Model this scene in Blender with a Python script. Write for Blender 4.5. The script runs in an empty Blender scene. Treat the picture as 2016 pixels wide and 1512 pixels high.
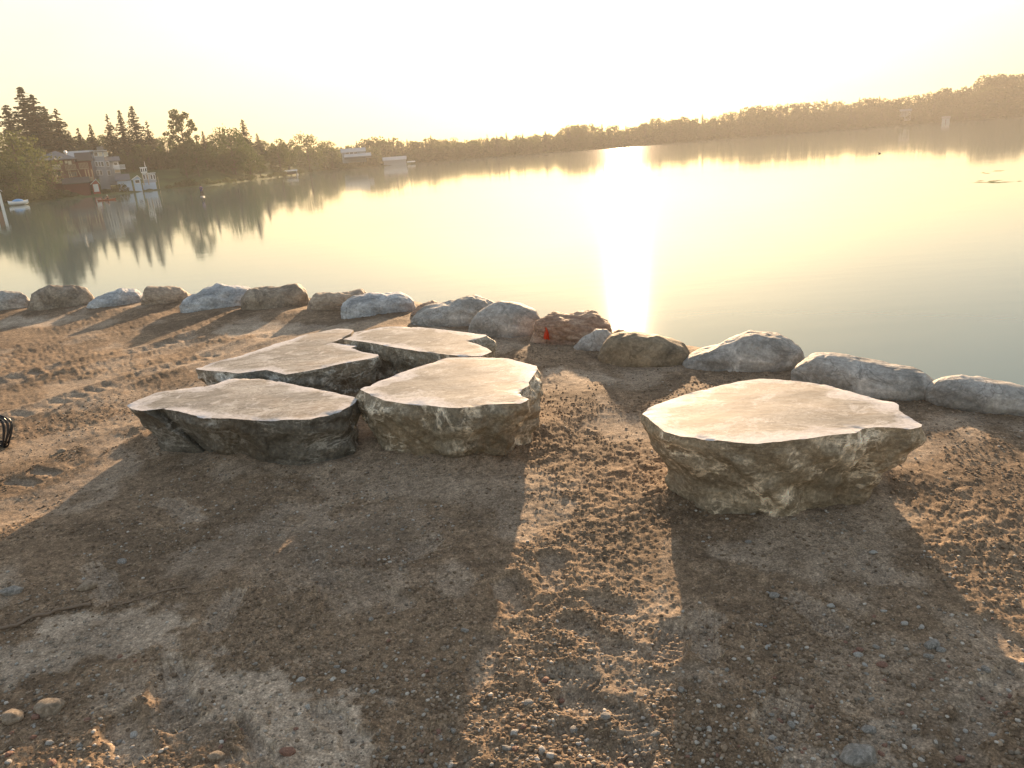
import bpy, math, random
import numpy as np
from mathutils import Matrix, Vector

random.seed(7)
rng = np.random.default_rng(7)
sc = bpy.context.scene
COL = sc.collection
R = math.radians

# ------------------------------------------------------------------ camera
W, H = 2016, 1512
F = 1500.0
PITCH, ROLL, CZ = R(17.0), R(4.25), 1.6
WATER = -1.9
_c, _s, _cp, _sp = math.cos(ROLL), math.sin(ROLL), math.cos(PITCH), math.sin(PITCH)
axX = Vector((_c, -_s * _sp, -_s * _cp))
axY = Vector((_s, _c * _sp, _c * _cp))
axZ = axX.cross(axY)
cam_d = bpy.data.cameras.new('camera')
cam = bpy.data.objects.new('camera', cam_d)
COL.objects.link(cam)
cam.matrix_world = Matrix(((axX.x, axY.x, axZ.x, 0), (axX.y, axY.y, axZ.y, 0), (axX.z, axY.z, axZ.z, CZ), (0, 0, 0, 1)))
cam_d.sensor_width = 36
cam_d.lens = F / W * 36
cam_d.clip_start = 0.05
cam_d.clip_end = 6000
sc.camera = cam

# ------------------------------------------------------------------ light
SUN_EL, SUN_AZ = R(9.5), R(9.2)          # azimuth from +Y towards +X
w = bpy.data.worlds.new('World')
sc.world = w
w.use_nodes = True
nt = w.node_tree
sky = nt.nodes.new('ShaderNodeTexSky')
sky.sky_type = 'NISHITA'
sky.sun_disc = False
sky.sun_elevation = SUN_EL
sky.sun_rotation = SUN_AZ
sky.air_density = 1.5
sky.dust_density = 1.8
sky.ozone_density = 0.5
# thin overcast evens the clear sky out: one tone curve over the whole dome
gam = nt.nodes.new('ShaderNodeGamma'); gam.inputs[1].default_value = 0.52
veil = nt.nodes.new('ShaderNodeVectorMath'); veil.operation = 'MULTIPLY'; veil.inputs[1].default_value = (0.72, 0.735, 0.80)
nt.links.new(sky.outputs[0], gam.inputs[0]); nt.links.new(gam.outputs[0], veil.inputs[0])
tcw = nt.nodes.new('ShaderNodeTexCoord'); mpw = nt.nodes.new('ShaderNodeMapping'); mpw.inputs['Scale'].default_value = (1, 1, 3.5)
thin = nt.nodes.new('ShaderNodeTexNoise'); thin.inputs['Scale'].default_value = 1.6; thin.inputs['Detail'].default_value = 5; thin.inputs['Roughness'].default_value = 0.55
rmp = nt.nodes.new('ShaderNodeMapRange'); rmp.inputs['From Min'].default_value = 0.3; rmp.inputs['From Max'].default_value = 0.7; rmp.inputs['To Min'].default_value = 0.88; rmp.inputs['To Max'].default_value = 1.08
cl = nt.nodes.new('ShaderNodeVectorMath'); cl.operation = 'SCALE'
nt.links.new(tcw.outputs['Generated'], mpw.inputs[0]); nt.links.new(mpw.outputs[0], thin.inputs['Vector']); nt.links.new(thin.outputs[0], rmp.inputs[0])
nt.links.new(veil.outputs[0], cl.inputs[0]); nt.links.new(rmp.outputs[0], cl.inputs['Scale'])
nt.links.new(cl.outputs[0], nt.nodes['Background'].inputs[0])
nt.nodes['Background'].inputs[1].default_value = 0.12
sd = bpy.data.lights.new('sun', 'SUN')
sd.energy = 3.0
sd.angle = R(0.8)
sd.color = (1.0, 0.68, 0.40)
so = bpy.data.objects.new('sun', sd)
COL.objects.link(so)
sdir = Vector((math.sin(SUN_AZ) * math.cos(SUN_EL), math.cos(SUN_AZ) * math.cos(SUN_EL), math.sin(SUN_EL)))
so.rotation_euler = sdir.to_track_quat('Z', 'Y').to_euler()
sc.view_settings.view_transform = 'Standard'
sc.view_settings.look = 'None'
sc.view_settings.gamma = 1
sc.view_settings.use_curve_mapping = False
sc.view_settings.exposure = 2.3
sc.cycles.use_denoising = True
sc.cycles.volume_bounces = 0
sc.cycles.max_bounces = 8
sc.cycles.sample_clamp_indirect = 8

# ------------------------------------------------------------------ projection helpers (photo pixel -> place)
def ray(px, py):
    x = (px - W / 2) / F
    y = -(py - H / 2) / F
    d = axX * x + axY * y - axZ
    return d
def P(px, py, z):
    r = ray(px, py)
    t = (z - CZ) / r.z
    return Vector((r.x * t, r.y * t, z))
def D(px, py, d):
    r = ray(px, py)
    t = d / math.hypot(r.x, r.y)
    return Vector((r.x * t, r.y * t, CZ + r.z * t))
def hor(px):                                   # pixel row of the horizon
    return 297 + 0.0 - (px - 1008) * 0.0757

# ------------------------------------------------------------------ noise
_perm = rng.permutation(1024)
_perm = np.concatenate([_perm, _perm, _perm])
_ang = rng.random(1024) * 2 * np.pi
_gx, _gy = np.cos(_ang), np.sin(_ang)
_g3 = rng.normal(size=(1024, 3)); _g3 /= np.linalg.norm(_g3, axis=1)[:, None]
def n2(x, y, seed=0):
    x = x + seed * 17.31; y = y + seed * 9.77
    xi = np.floor(x).astype(np.int64); yi = np.floor(y).astype(np.int64)
    xf = x - xi; yf = y - yi
    u = xf * xf * xf * (xf * (xf * 6 - 15) + 10); v = yf * yf * yf * (yf * (yf * 6 - 15) + 10)
    def g(a, b, fx, fy):
        h = _perm[(_perm[a & 1023] + b) & 1023]
        return _gx[h] * fx + _gy[h] * fy
    a = g(xi, yi, xf, yf); b = g(xi + 1, yi, xf - 1, yf)
    c = g(xi, yi + 1, xf, yf - 1); d = g(xi + 1, yi + 1, xf - 1, yf - 1)
    return (a + u * (b - a) + v * (c - a + u * (a - b - c + d))) * 1.4
def n3(p, seed=0):
    p = p + seed * 7.77
    i = np.floor(p).astype(np.int64); f = p - i
    u = f * f * f * (f * (f * 6 - 15) + 10)
    out = 0
    for dx in (0, 1):
        for dy in (0, 1):
            for dz in (0, 1):
                h = _perm[(_perm[(_perm[(i[:, 0] + dx) & 1023] + i[:, 1] + dy) & 1023] + i[:, 2] + dz) & 1023]
                dot = _g3[h, 0] * (f[:, 0] - dx) + _g3[h, 1] * (f[:, 1] - dy) + _g3[h, 2] * (f[:, 2] - dz)
                wt = (u[:, 0] if dx else 1 - u[:, 0]) * (u[:, 1] if dy else 1 - u[:, 1]) * (u[:, 2] if dz else 1 - u[:, 2])
                out = out + wt * dot
    return out * 1.5
def fbm2(x, y, o=4, seed=0, g=0.5):
    s = 0; a = 1
    for k in range(o):
        s = s + a * n2(x * 2 ** k, y * 2 ** k, seed + k * 3); a *= g
    return s
def fbm3(p, o=4, seed=0, g=0.5):
    s = 0; a = 1
    for k in range(o):
        s = s + a * n3(p * 2 ** k, seed + k * 3); a *= g
    return s
def sstep(a, b, x):
    t = np.clip((x - a) / (b - a), 0, 1)
    return t * t * (3 - 2 * t)

# ------------------------------------------------------------------ object helpers
def mesh_np(name, verts, faces, mat=None, smooth=True, attrs=None):
    me = bpy.data.meshes.new(name)
    verts = np.asarray(verts, dtype=np.float32); 
    if isinstance(faces, np.ndarray):
        k = faces.shape[1]
        me.vertices.add(len(verts)); me.vertices.foreach_set('co', verts.ravel())
        me.loops.add(faces.size); me.loops.foreach_set('vertex_index', faces.astype(np.int32).ravel())
        me.polygons.add(len(faces)); me.polygons.foreach_set('loop_start', np.arange(0, faces.size, k, dtype=np.int32))
        me.update(calc_edges=True)
    else:
        me.from_pydata([tuple(v) for v in verts], [], faces)
    me.validate()
    me.polygons.foreach_set('use_smooth', np.full(len(me.polygons), smooth))
    if attrs:
        for k, v in attrs.items():
            a = me.attributes.new(k, 'FLOAT', 'POINT'); a.data.foreach_set('value', np.asarray(v, dtype=np.float32))
    if mat: me.materials.append(mat)
    return me
def link(name, me, parent=None, loc=None, rotz=0, scale=None):
    o = bpy.data.objects.new(name, me)
    COL.objects.link(o)
    if parent: o.parent = parent
    if loc is not None: o.location = loc
    o.rotation_euler = (0, 0, rotz)
    if scale is not None: o.scale = scale if hasattr(scale, '__len__') else (scale,) * 3
    return o
def tag(o, label, cat, group=None):
    o['label'] = label; o['category'] = cat
    if group: o['group'] = group
    return o
def thing(name, label, cat, loc=(0, 0, 0), rotz=0, group=None):
    return tag(link(name, None, None, loc, rotz), label, cat, group)

class MB:
    def __init__(s): s.v = []; s.f = []
    def add(s, vs, fs):
        n = len(s.v); s.v += [tuple(v) for v in vs]; s.f += [tuple(i + n for i in f) for f in fs]; return s
    def box(s, x0, x1, y0, y1, z0, z1):
        return s.add([(x0, y0, z0), (x1, y0, z0), (x1, y1, z0), (x0, y1, z0), (x0, y0, z1), (x1, y0, z1), (x1, y1, z1), (x0, y1, z1)],
                     [(0, 3, 2, 1), (4, 5, 6, 7), (0, 1, 5, 4), (1, 2, 6, 5), (2, 3, 7, 6), (3, 0, 4, 7)])
    def cone(s, a, b, ra, rb, n=6):
        a = Vector(a); b = Vector(b); d = (b - a)
        if d.length < 1e-6: return s
        q = d.to_track_quat('Z', 'Y')
        vs = []
        for c, r in ((a, ra), (b, rb)):
            for k in range(n):
                t = 2 * math.pi * k / n
                vs.append(c + q @ Vector((r * math.cos(t), r * math.sin(t), 0)))
        fs = [(k, (k + 1) % n, n + (k + 1) % n, n + k) for k in range(n)] + [tuple(range(n - 1, -1, -1)), tuple(range(n, 2 * n))]
        return s.add(vs, fs)
    def prism(s, poly, y0, y1):                # polygon in x,z pushed along y
        n = len(poly)
        vs = [(p[0], y0, p[1]) for p in poly] + [(p[0], y1, p[1]) for p in poly]
        return s.add(vs, [tuple(range(n)), tuple(range(2 * n - 1, n - 1, -1))] + [(k, n + k, n + (k + 1) % n, (k + 1) % n) for k in range(n)])
    def prismx(s, poly, x0, x1):               # polygon in y,z pushed along x
        n = len(poly)
        vs = [(x0, p[0], p[1]) for p in poly] + [(x1, p[0], p[1]) for p in poly]
        return s.add(vs, [tuple(range(n - 1, -1, -1)), tuple(range(n, 2 * n))] + [(k, (k + 1) % n, n + (k + 1) % n, n + k) for k in range(n)])
    def mesh(s, name, mat, smooth=False):
        return mesh_np(name, np.array(s.v), s.f, mat, smooth)
    def obj(s, name, mat, parent=None, smooth=False, loc=None, rotz=0):
        return link(name, s.mesh(name, mat, smooth), parent, loc, rotz)

# ------------------------------------------------------------------ materials
class NT:
    def __init__(s, name):
        s.m = bpy.data.materials.new(name); s.m.use_nodes = True
        s.t = s.m.node_tree; s.b = s.t.nodes['Principled BSDF']; s.out = s.t.nodes['Material Output']
    def n(s, typ, **kw):
        nd = s.t.nodes.new('ShaderNode' + typ)
        for k, v in kw.items():
            if k.startswith('i_'): nd.inputs[k[2:].replace('_', ' ')].default_value = v
            else: setattr(nd, k, v)
        return nd
    def l(s, a, b): s.t.links.new(a, b)
    def coord(s, scale=(1, 1, 1), rot=(0, 0, 0), world=False):
        tc = s.n('NewGeometry') if world else s.n('TexCoord')
        mp = s.n('Mapping'); mp.inputs['Scale'].default_value = scale; mp.inputs['Rotation'].default_value = rot
        s.l(tc.outputs['Position' if world else 'Object'], mp.inputs[0]); return mp.outputs[0]
    def noise(s, v, scale, detail=4, rough=0.55, dist=0.0):
        nd = s.n('TexNoise', i_Scale=scale, i_Detail=detail, i_Roughness=rough, i_Distortion=dist); s.l(v, nd.inputs['Vector']); return nd.outputs[0]
    def ramp(s, f, stops, interp='LINEAR'):
        r = s.n('ValToRGB'); cr = r.color_ramp; cr.interpolation = interp
        while len(cr.elements) < len(stops): cr.elements.new(0.5)
        for e, (p, c) in zip(cr.elements, stops):
            e.position = p; e.color = (c, c, c, 1) if not hasattr(c, '__len__') else (*c, 1)
        s.l(f, r.inputs[0]); return r.outputs[0]
    def mix(s, f, a, b, mode='MIX'):
        m = s.n('Mix', data_type='RGBA', blend_type=mode)
        for sock, v in ((m.inputs[0], f), (m.inputs[6], a), (m.inputs[7], b)):
            if hasattr(v, 'is_linked') or hasattr(v, 'links'): s.l(v, sock)
            elif hasattr(v, '__len__'): sock.default_value = (*v, 1)
            else: sock.default_value = v
        return m.outputs[2]
    def math(s, op, a, b=0.5, clamp=False):
        m = s.n('Math', operation=op, use_clamp=clamp)
        for k, v in ((0, a), (1, b)):
            if hasattr(v, 'links'): s.l(v, m.inputs[k])
            else: m.inputs[k].default_value = v
        return m.outputs[0]
    def attr(s, name):
        return s.n('Attribute', attribute_name=name).outputs['Fac']
    def bump(s, h, strength=0.5, dist=0.01):
        b = s.n('Bump'); b.inputs['Strength'].default_value = strength; b.inputs['Distance'].default_value = dist
        s.l(h, b.inputs['Height']); s.l(b.outputs[0], s.b.inputs['Normal'])
    def col(s, c):
        if hasattr(c, 'links'): s.l(c, s.b.inputs['Base Color'])
        else: s.b.inputs['Base Color'].default_value = (*c, 1)
    def set(s, rough=0.8, spec=0.3, metal=0.0):
        s.b.inputs['Roughness'].default_value = rough; s.b.inputs['Specular IOR Level'].default_value = spec; s.b.inputs['Metallic'].default_value = metal
        return s.m

def simple(name, c, rough=0.7, var=0.15, scale=3.0, spec=0.3, metal=0.0):
    t = NT(name); v = t.coord()
    n = t.noise(v, scale, 4)
    t.col(t.mix(n, tuple(x * (1 - var) for x in c), tuple(min(1, x * (1 + var)) for x in c)))
    return t.set(rough, spec, metal)

def mat_soil():
    t = NT('soil'); v = t.coord(world=True)
    pk = t.attr('packed'); dk = t.attr('damp')
    big = t.noise(v, 1.1, 5, 0.6); mid = t.noise(v, 14, 6, 0.65); fine = t.noise(v, 140, 4, 0.7)
    loose = t.ramp(mid, [(0.25, (0.095, 0.066, 0.044)), (0.5, (0.215, 0.148, 0.094)), (0.75, (0.38, 0.272, 0.178))])
    loose = t.mix(t.ramp(big, [(0.35, 0.0), (0.65, 1.0)]), loose, t.mix(0.45, loose, (0.31, 0.23, 0.155)))
    dry = t.ramp(t.noise(v, 7, 6, 0.6), [(0.3, (0.32, 0.25, 0.185)), (0.7, (0.52, 0.42, 0.32))])
    pf = t.math('MULTIPLY', pk, t.ramp(t.noise(v, 26, 5, 0.7), [(0.28, 0.45), (0.5, 1.0)]))
    c = t.mix(pf, loose, dry)
    c = t.mix(t.math('MULTIPLY', dk, 0.3), c, (0.045, 0.032, 0.022))
    sp = t.ramp(fine, [(0.32, 0.5), (0.55, 1.0), (0.70, 1.7)])
    sp = t.mix(1.0, sp, t.ramp(t.noise(v, 42, 5, 0.75), [(0.34, 0.6), (0.5, 1.0), (0.68, 1.45)]), 'MULTIPLY')
    c = t.mix(1.0, c, sp, 'MULTIPLY')
    grit = t.n('TexVoronoi', i_Scale=95.0); t.l(v, grit.inputs['Vector'])
    g = t.ramp(grit.outputs['Distance'], [(0.10, 1.0), (0.20, 0.0)])
    sel = t.ramp(t.n('SeparateColor').outputs[0] if False else t.noise(v, 30, 2, 0.5), [(0.56, 0.0), (0.62, 1.0)])
    c = t.mix(t.math('MULTIPLY', t.math('MULTIPLY', g, sel), 0.6), c, (0.30, 0.26, 0.21))
    t.col(c)
    hgt = t.math('ADD', t.math('MULTIPLY', fine, 0.5), t.math('ADD', t.math('MULTIPLY', mid, 1.2), t.math('MULTIPLY', g, 0.25)))
    t.bump(hgt, 0.75, 0.006)
    return t.set(0.92, 0.15)

def mat_slab_side(seed, tint=(1, 1, 1)):
    t = NT('rough_stone'); v = t.coord((1, 1, 1), (0.3 + seed, 0.5, seed * 1.7))
    bed = t.coord((1.3, 1.3, 4.2), (0.75, 0.35 + seed * 0.4, 0.2))
    a = t.noise(bed, 2.6, 9, 0.66, 0.35); b = t.noise(v, 2.4, 5, 0.6, 0.4)
    c = t.ramp(a, [(0.28, (0.085, 0.080, 0.072)), (0.44, (0.155, 0.147, 0.132)), (0.58, (0.21, 0.20, 0.18)), (0.75, (0.32, 0.305, 0.275))])
    c = t.mix(t.ramp(b, [(0.35, 0.0), (0.6, 0.75)]), c, t.mix(0.55, c, (0.07, 0.066, 0.056)))
    c = t.mix(t.ramp(t.noise(v, 1.7, 4, 0.6), [(0.48, 0.0), (0.68, 0.55)]), c, t.mix(0.5, c, (0.25, 0.17, 0.09)))
    veins = []
    for cc, sc_, wd, sd_ in ((v, 1.5, 0.010, 0.4), (bed, 2.4, 0.012, 0.2), (v, 5.5, 0.012, 0.5)):
        d = t.math('ABSOLUTE', t.math('SUBTRACT', t.noise(cc, sc_, 6, 0.62, sd_), 0.5))
        veins.append(t.ramp(d, [(0.0, 1.0), (wd, 0.8), (wd * 2.0, 0.0)]))
    vm = t.math('MAXIMUM', t.math('MAXIMUM', veins[0], t.math('MULTIPLY', veins[1], 0.7)), t.math('MULTIPLY', veins[2], 0.45))
    vm = t.math('MULTIPLY', vm, t.ramp(t.noise(v, 4.1, 4, 0.65), [(0.46, 0.0), (0.58, 1.0)]))
    c = t.mix(t.math('MULTIPLY', vm, 0.85), c, (0.60, 0.59, 0.57))
    speck = t.noise(v, 55, 5, 0.8)
    c = t.mix(1.0, c, t.ramp(speck, [(0.34, 0.6), (0.52, 1.0), (0.68, 1.7)]), 'MULTIPLY')
    c = t.mix(1.0, c, tint, 'MULTIPLY')
    c = t.mix(t.ramp(t.noise(v, 8.0, 8, 0.8), [(0.56, 0.0), (0.68, 0.45)]), c, (0.34, 0.325, 0.30))
    t.col(c)
    h = t.math('ADD', t.math('MULTIPLY', t.noise(v, 15, 9, 0.75), 1.2), t.math('ADD', t.math('MULTIPLY', a, 1.6), t.math('MULTIPLY', speck, 0.25)))
    t.bump(h, 1.0, 0.018)
    return t.set(0.6, 0.35)

def mat_slab_top(seed, rings=0.0):
    t = NT('sawn_stone'); v = t.coord((1.0, 2.6, 1.0), (0, 0, seed))
    e = t.attr('edge')
    a = t.noise(v, 2.4, 7, 0.6, 1.4)
    c = t.ramp(a, [(0.3, (0.19, 0.18, 0.165)), (0.45, (0.29, 0.275, 0.25)), (0.58, (0.36, 0.34, 0.31)), (0.72, (0.47, 0.455, 0.43))])
    nn = t.noise(v, 3.2, 5, 0.55, 1.0)
    w_ = t.math('SINE', t.math('MULTIPLY', nn, 95.0))
    c = t.mix(t.ramp(w_, [(0.2, 0.0), (1.0, 0.60)]), c, (0.17, 0.155, 0.135))
    c = t.mix(t.ramp(t.noise(v, 5.0, 8, 0.72, 0.6), [(0.38, 0.8), (0.5, 0.0)]), c, (0.17, 0.155, 0.135))
    c = t.mix(t.ramp(t.noise(t.coord(), 7.0, 8, 0.78, 0.5), [(0.53, 0.0), (0.62, 0.75)]), c, (0.56, 0.545, 0.53))
    c = t.mix(t.ramp(t.noise(t.coord(), 1.6, 4, 0.6), [(0.5, 0.0), (0.72, 0.5)]), c, (0.46, 0.36, 0.27))
    d = t.math('ABSOLUTE', t.math('SUBTRACT', t.noise(v, 4.5, 6, 0.65, 1.5), 0.52))
    vein = t.ramp(d, [(0.0, 1.0), (0.008, 0.8), (0.02, 0.0)])
    vein = t.math('MULTIPLY', vein, t.ramp(t.noise(v, 2.1, 3), [(0.45, 0.0), (0.6, 1.0)]))
    c = t.mix(t.math('MULTIPLY', vein, 0.7), c, (0.62, 0.59, 0.54))
    wob = t.math('ADD', e, t.math('MULTIPLY', t.math('SUBTRACT', t.noise(t.coord(), 2.6, 7, 0.68, 0.5), 0.48), 0.55))
    rim = t.ramp(wob, [(0.0, 1.0), (0.03, 0.85), (0.045, 0.45), (0.06, 0.75), (0.10, 0.0)])
    c = t.mix(t.math('MULTIPLY', rim, 0.8), c, (0.64, 0.62, 0.63))
    sc_ = t.noise(t.coord(), 60, 4, 0.7)
    c = t.mix(1.0, c, t.ramp(sc_, [(0.3, 0.8), (0.7, 1.15)]), 'MULTIPLY')
    t.col(c)
    t.bump(t.math('ADD', sc_, t.math('MULTIPLY', t.noise(v, 12, 5), 1.5)), 0.35, 0.002)
    return t.set(0.7, 0.14)

def mat_boulder(name, c1, c2, band, seed):
    t = NT(name); v = t.coord((1, 1, band), (0.35 * seed, 0.5, seed))
    a = t.noise(v, 3.5, 8, 0.66, 0.7)
    c = t.ramp(a, [(0.3, tuple(x * 0.62 for x in c1)), (0.45, c1), (0.6, c2), (0.78, tuple(min(0.8, x * 1.7) for x in c2))])
    sp = t.noise(t.coord(), 38, 5, 0.75)
    c = t.mix(1.0, c, t.ramp(sp, [(0.35, 0.68), (0.55, 1.0), (0.72, 1.45)]), 'MULTIPLY')
    d = t.math('ABSOLUTE', t.math('SUBTRACT', t.noise(v, 2.0, 4, 0.6, 1.0), 0.5))
    c = t.mix(t.ramp(d, [(0.0, 0.65), (0.012, 0.0)]), c, tuple(x * 0.5 for x in c1))
    t.col(c)
    t.bump(t.math('ADD', sp, t.math('MULTIPLY', a, 2.0)), 0.55, 0.012)
    return t.set(0.75, 0.35)

def mat_leaf(name, c, trans=0.35, scale=0.25):
    t = NT(name)
    v = t.coord()
    oi = t.n('ObjectInfo')
    n = t.noise(v, scale, 3, 0.6)
    base = t.mix(n, tuple(x * 0.55 for x in c), tuple(x * 1.5 for x in c))
    base = t.mix(t.math('MULTIPLY', oi.outputs['Random'], 0.4), base, (c[0] * 1.6, c[1] * 1.25, c[2] * 0.8))
    t.col(base); t.set(0.7, 0.2)
    tr = t.n('BsdfTranslucent'); t.l(base, tr.inputs[0])
    mx = t.n('MixShader'); mx.inputs[0].default_value = trans
    t.l(t.b.outputs[0], mx.inputs[1]); t.l(tr.outputs[0], mx.inputs[2]); t.l(mx.outputs[0], t.out.inputs[0])
    return t.m

M = {}
M['soil'] = mat_soil()
M['bark'] = simple('bark', (0.09, 0.07, 0.055), 0.9)
M['spruce_leaf'] = mat_leaf('spruce_needles', (0.035, 0.052, 0.03), 0.15)
M['leaf'] = mat_leaf('leaves', (0.055, 0.085, 0.028), 0.35)
M['leaf_light'] = mat_leaf('light_leaves', (0.075, 0.10, 0.04), 0.4)
M['grass'] = simple('lawn_grass', (0.06, 0.11, 0.03), 0.9, 0.4, 0.2)
M['glass'] = simple('window_glass', (0.05, 0.06, 0.07), 0.08, 0.1, spec=0.8)
M['pale_pane'] = simple('pale_window_pane', (0.62, 0.56, 0.42), 0.5)  # pale pane colour; on the tower top it stands in for bright reflections
M['white'] = simple('white_paint', (0.75, 0.76, 0.76), 0.5, 0.06)
M['gray_siding'] = simple('grey_siding', (0.30, 0.33, 0.36), 0.7)
M['brown_wall'] = simple('red_brown_boards', (0.17, 0.085, 0.06), 0.8, 0.3)
M['red_wall'] = simple('red_paint', (0.33, 0.05, 0.04), 0.7, 0.2)
M['dark_red'] = simple('dark_red_boards', (0.14, 0.045, 0.035), 0.8, 0.2)
M['roof_gray'] = simple('grey_shingles', (0.16, 0.16, 0.17), 0.9, 0.2)
M['roof_pale'] = simple('pale_roofing', (0.36, 0.38, 0.40), 0.6, 0.1)
M['roof_dark'] = simple('dark_shingles', (0.08, 0.07, 0.065), 0.9, 0.2)
M['blue_wall'] = simple('pale_blue_boards', (0.42, 0.55, 0.70), 0.7, 0.1)
M['wood'] = simple('weathered_wood', (0.34, 0.27, 0.18), 0.8, 0.2)
M['stonework'] = simple('stone_retaining_wall', (0.2, 0.19, 0.17), 0.9, 0.4, 1.2)

# ------------------------------------------------------------------ the shape of the land
SHORE = [(-120, 30), (-40, 17), (-14, 12.6), (-7.5, 11.6), (-4.0, 10.9), (-2.6, 10.0), (-1.2, 9.3), (-0.2, 8.0), (0.7, 7.1), (1.7, 5.9), (2.35, 5.2), (3.05, 4.35), (4.0, 3.3), (6.5, 1.0), (10, -4), (16, -30), (30, -120)]
def land_dist(x, y):
    """signed distance to the edge of the bank, positive on land"""
    best = np.full(x.shape, 1e9); sgn = np.ones(x.shape)
    for (ax, ay), (bx, by) in zip(SHORE[:-1], SHORE[1:]):
        dx, dy = bx - ax, by - ay
        t = np.clip(((x - ax) * dx + (y - ay) * dy) / (dx * dx + dy * dy), 0, 1)
        qx, qy = x - ax - t * dx, y - ay - t * dy
        d = np.hypot(qx, qy); cr = dx * qy - dy * qx
        m = d < best - 1e-9
        best = np.where(m, d, best); sgn = np.where(m, np.where(cr > 0, -1, 1), sgn)
    return best * sgn
def poly_dist(x, y, poly):
    """distance outside a closed polygon (negative inside)"""
    best = np.full(x.shape, 1e9); inside = np.zeros(x.shape, bool); n = len(poly)
    for k in range(n):
        ax, ay = poly[k][:2]; bx, by = poly[(k + 1) % n][:2]
        dx, dy = bx - ax, by - ay
        t = np.clip(((x - ax) * dx + (y - ay) * dy) / (dx * dx + dy * dy + 1e-12), 0, 1)
        best = np.minimum(best, np.hypot(x - ax - t * dx, y - ay - t * dy))
        c = ((ay > y) != (by > y)) & (x < (bx - ax) * (y - ay) / (by - ay + 1e-12) + ax)
        inside ^= c
    return np.where(inside, -best, best)
def seg_uv(x, y, a, b):
    """coordinates along / across a segment, both in metres"""
    dx, dy = b[0] - a[0], b[1] - a[1]; L = math.hypot(dx, dy); dx /= L; dy /= L
    return (x - a[0]) * dx + (y - a[1]) * dy, -(x - a[0]) * dy + (y - a[1]) * dx, L

# ------------------------------------------------------------------ stone slabs: outlines
SL = {}
SL['D'] = dict(h=0.42, top=[(1264.4, 812.9), (1275, 804), (1302.5, 793), (1359, 773), (1418.6, 758.7), (1466, 748.9), (1496, 745), (1519.8, 746.2), (1567, 749.8), (1621, 756), (1656.7, 764.6), (1692.4, 776.5), (1728, 784), (1760.8, 791.4), (1768.3, 798), (1771, 809), (1793.6, 822.7), (1815.9, 833.7), (1811.4, 840.5), (1790.6, 845), (1766.8, 842), (1722, 840.5), (1698, 843.5), (1683.5, 852.4), (1641.8, 856.3), (1591, 862.9), (1537.6, 868.8), (1490, 873), (1448, 871), (1418.6, 867), (1382.9, 864), (1341, 859), (1311, 851), (1290.6, 836), (1272.7, 819.7)],
               bot=[(1340, 955), (1375, 1000), (1430, 1018), (1480, 1026), (1540, 1012), (1600, 1018), (1660, 1005), (1720, 978), (1760, 945)])
SL['A'] = dict(h=0.32, top=[(248.9, 797.8), (280, 783.9), (307.8, 773.3), (341, 767), (374.4, 763), (413, 758.9), (435.6, 750.6), (457.8, 744.2), (480, 743.6), (518.9, 746.4), (557.8, 752.8), (591, 759.7), (646.7, 770), (680, 777.8), (708, 783.9), (699.4, 792), (685.6, 800.6), (668.9, 809.4), (635.6, 818.6), (610.6, 825.6), (563, 826.4), (518.9, 827.5), (488, 826.4), (441, 823.6), (402, 822.8), (374.4, 815.8), (352, 810), (327, 806), (313, 800.6), (293.9, 805.6), (280, 808.9), (260.6, 805.6)],
               bot=[(268, 850), (290, 872), (318, 886), (370, 884), (420, 890), (480, 906), (540, 918), (600, 924), (660, 920), (712, 908)])
SL['B'] = dict(h=0.37, top=[(709, 766), (717.6, 761.5), (727.8, 760.3), (731, 757), (758.6, 745.5), (786, 734.8), (813.4, 725.4), (840.8, 717), (863.6, 709), (881.8, 704.4), (913.8, 703.3), (968.5, 702.6), (1000.5, 705.6), (1027.9, 713.5), (1057.5, 720.4), (1057, 727.2), (1050.7, 738.6), (1040.4, 752.3), (1042.7, 758), (1027.9, 766), (1016.5, 775), (1025.6, 775.5), (1027.9, 780.9), (1041.6, 784.7), (1034.7, 790), (1023.3, 793.4), (959.4, 796), (925.2, 801.4), (902.4, 803), (868, 801.4), (845.3, 798), (799.7, 795), (763.2, 790), (749.5, 785.4), (731.3, 777.4), (715.3, 770.6)],
               bot=[(726, 910), (770, 902), (810, 897), (860, 908), (895, 917), (950, 908), (990, 896), (1025, 872), (1050, 840)])
SL['C'] = dict(h=0.33, top=[(384.2, 726.4), (407.8, 717), (435.6, 709.4), (466, 702), (502, 690.8), (541, 677), (577, 667), (591, 661.7), (630, 652.8), (663.3, 647), (680, 647), (696, 649.7), (691, 656), (677, 663), (666, 669.4), (652, 674), (671.7, 677), (688.3, 678.9), (703.6, 681), (691, 685.3), (713.3, 692.8), (743.9, 697.8), (746, 701), (730, 705.6), (674.4, 715.8), (618.9, 727.8), (563.3, 737.5), (546.7, 733.9), (524.4, 728.3), (496.7, 731), (468.9, 735.3), (446.7, 732), (407.8, 729.7)], bot=None)
SL['E'] = dict(h=0.345, top=[(676.5, 667.9), (693.6, 661), (697, 654), (731, 648.5), (749.5, 644.6), (767.8, 642.8), (813.4, 642.8), (868, 648.5), (913.8, 653.8), (957, 659.2), (958.3, 661), (936.6, 668), (917, 671), (936.6, 676.6), (958.3, 685), (968.5, 693), (948, 701), (913.8, 701), (868, 696.4), (822.5, 691), (776.9, 683.9), (740.4, 676.6), (703.9, 671.3)], bot=None)
for k, s in SL.items():
    s['wt'] = [P(x, y, s['h']) for x, y in s['top']]
    cx = sum(p.x for p in s['wt']) / len(s['wt']); cy = sum(p.y for p in s['wt']) / len(s['wt'])
    s['c'] = (cx, cy)
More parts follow.
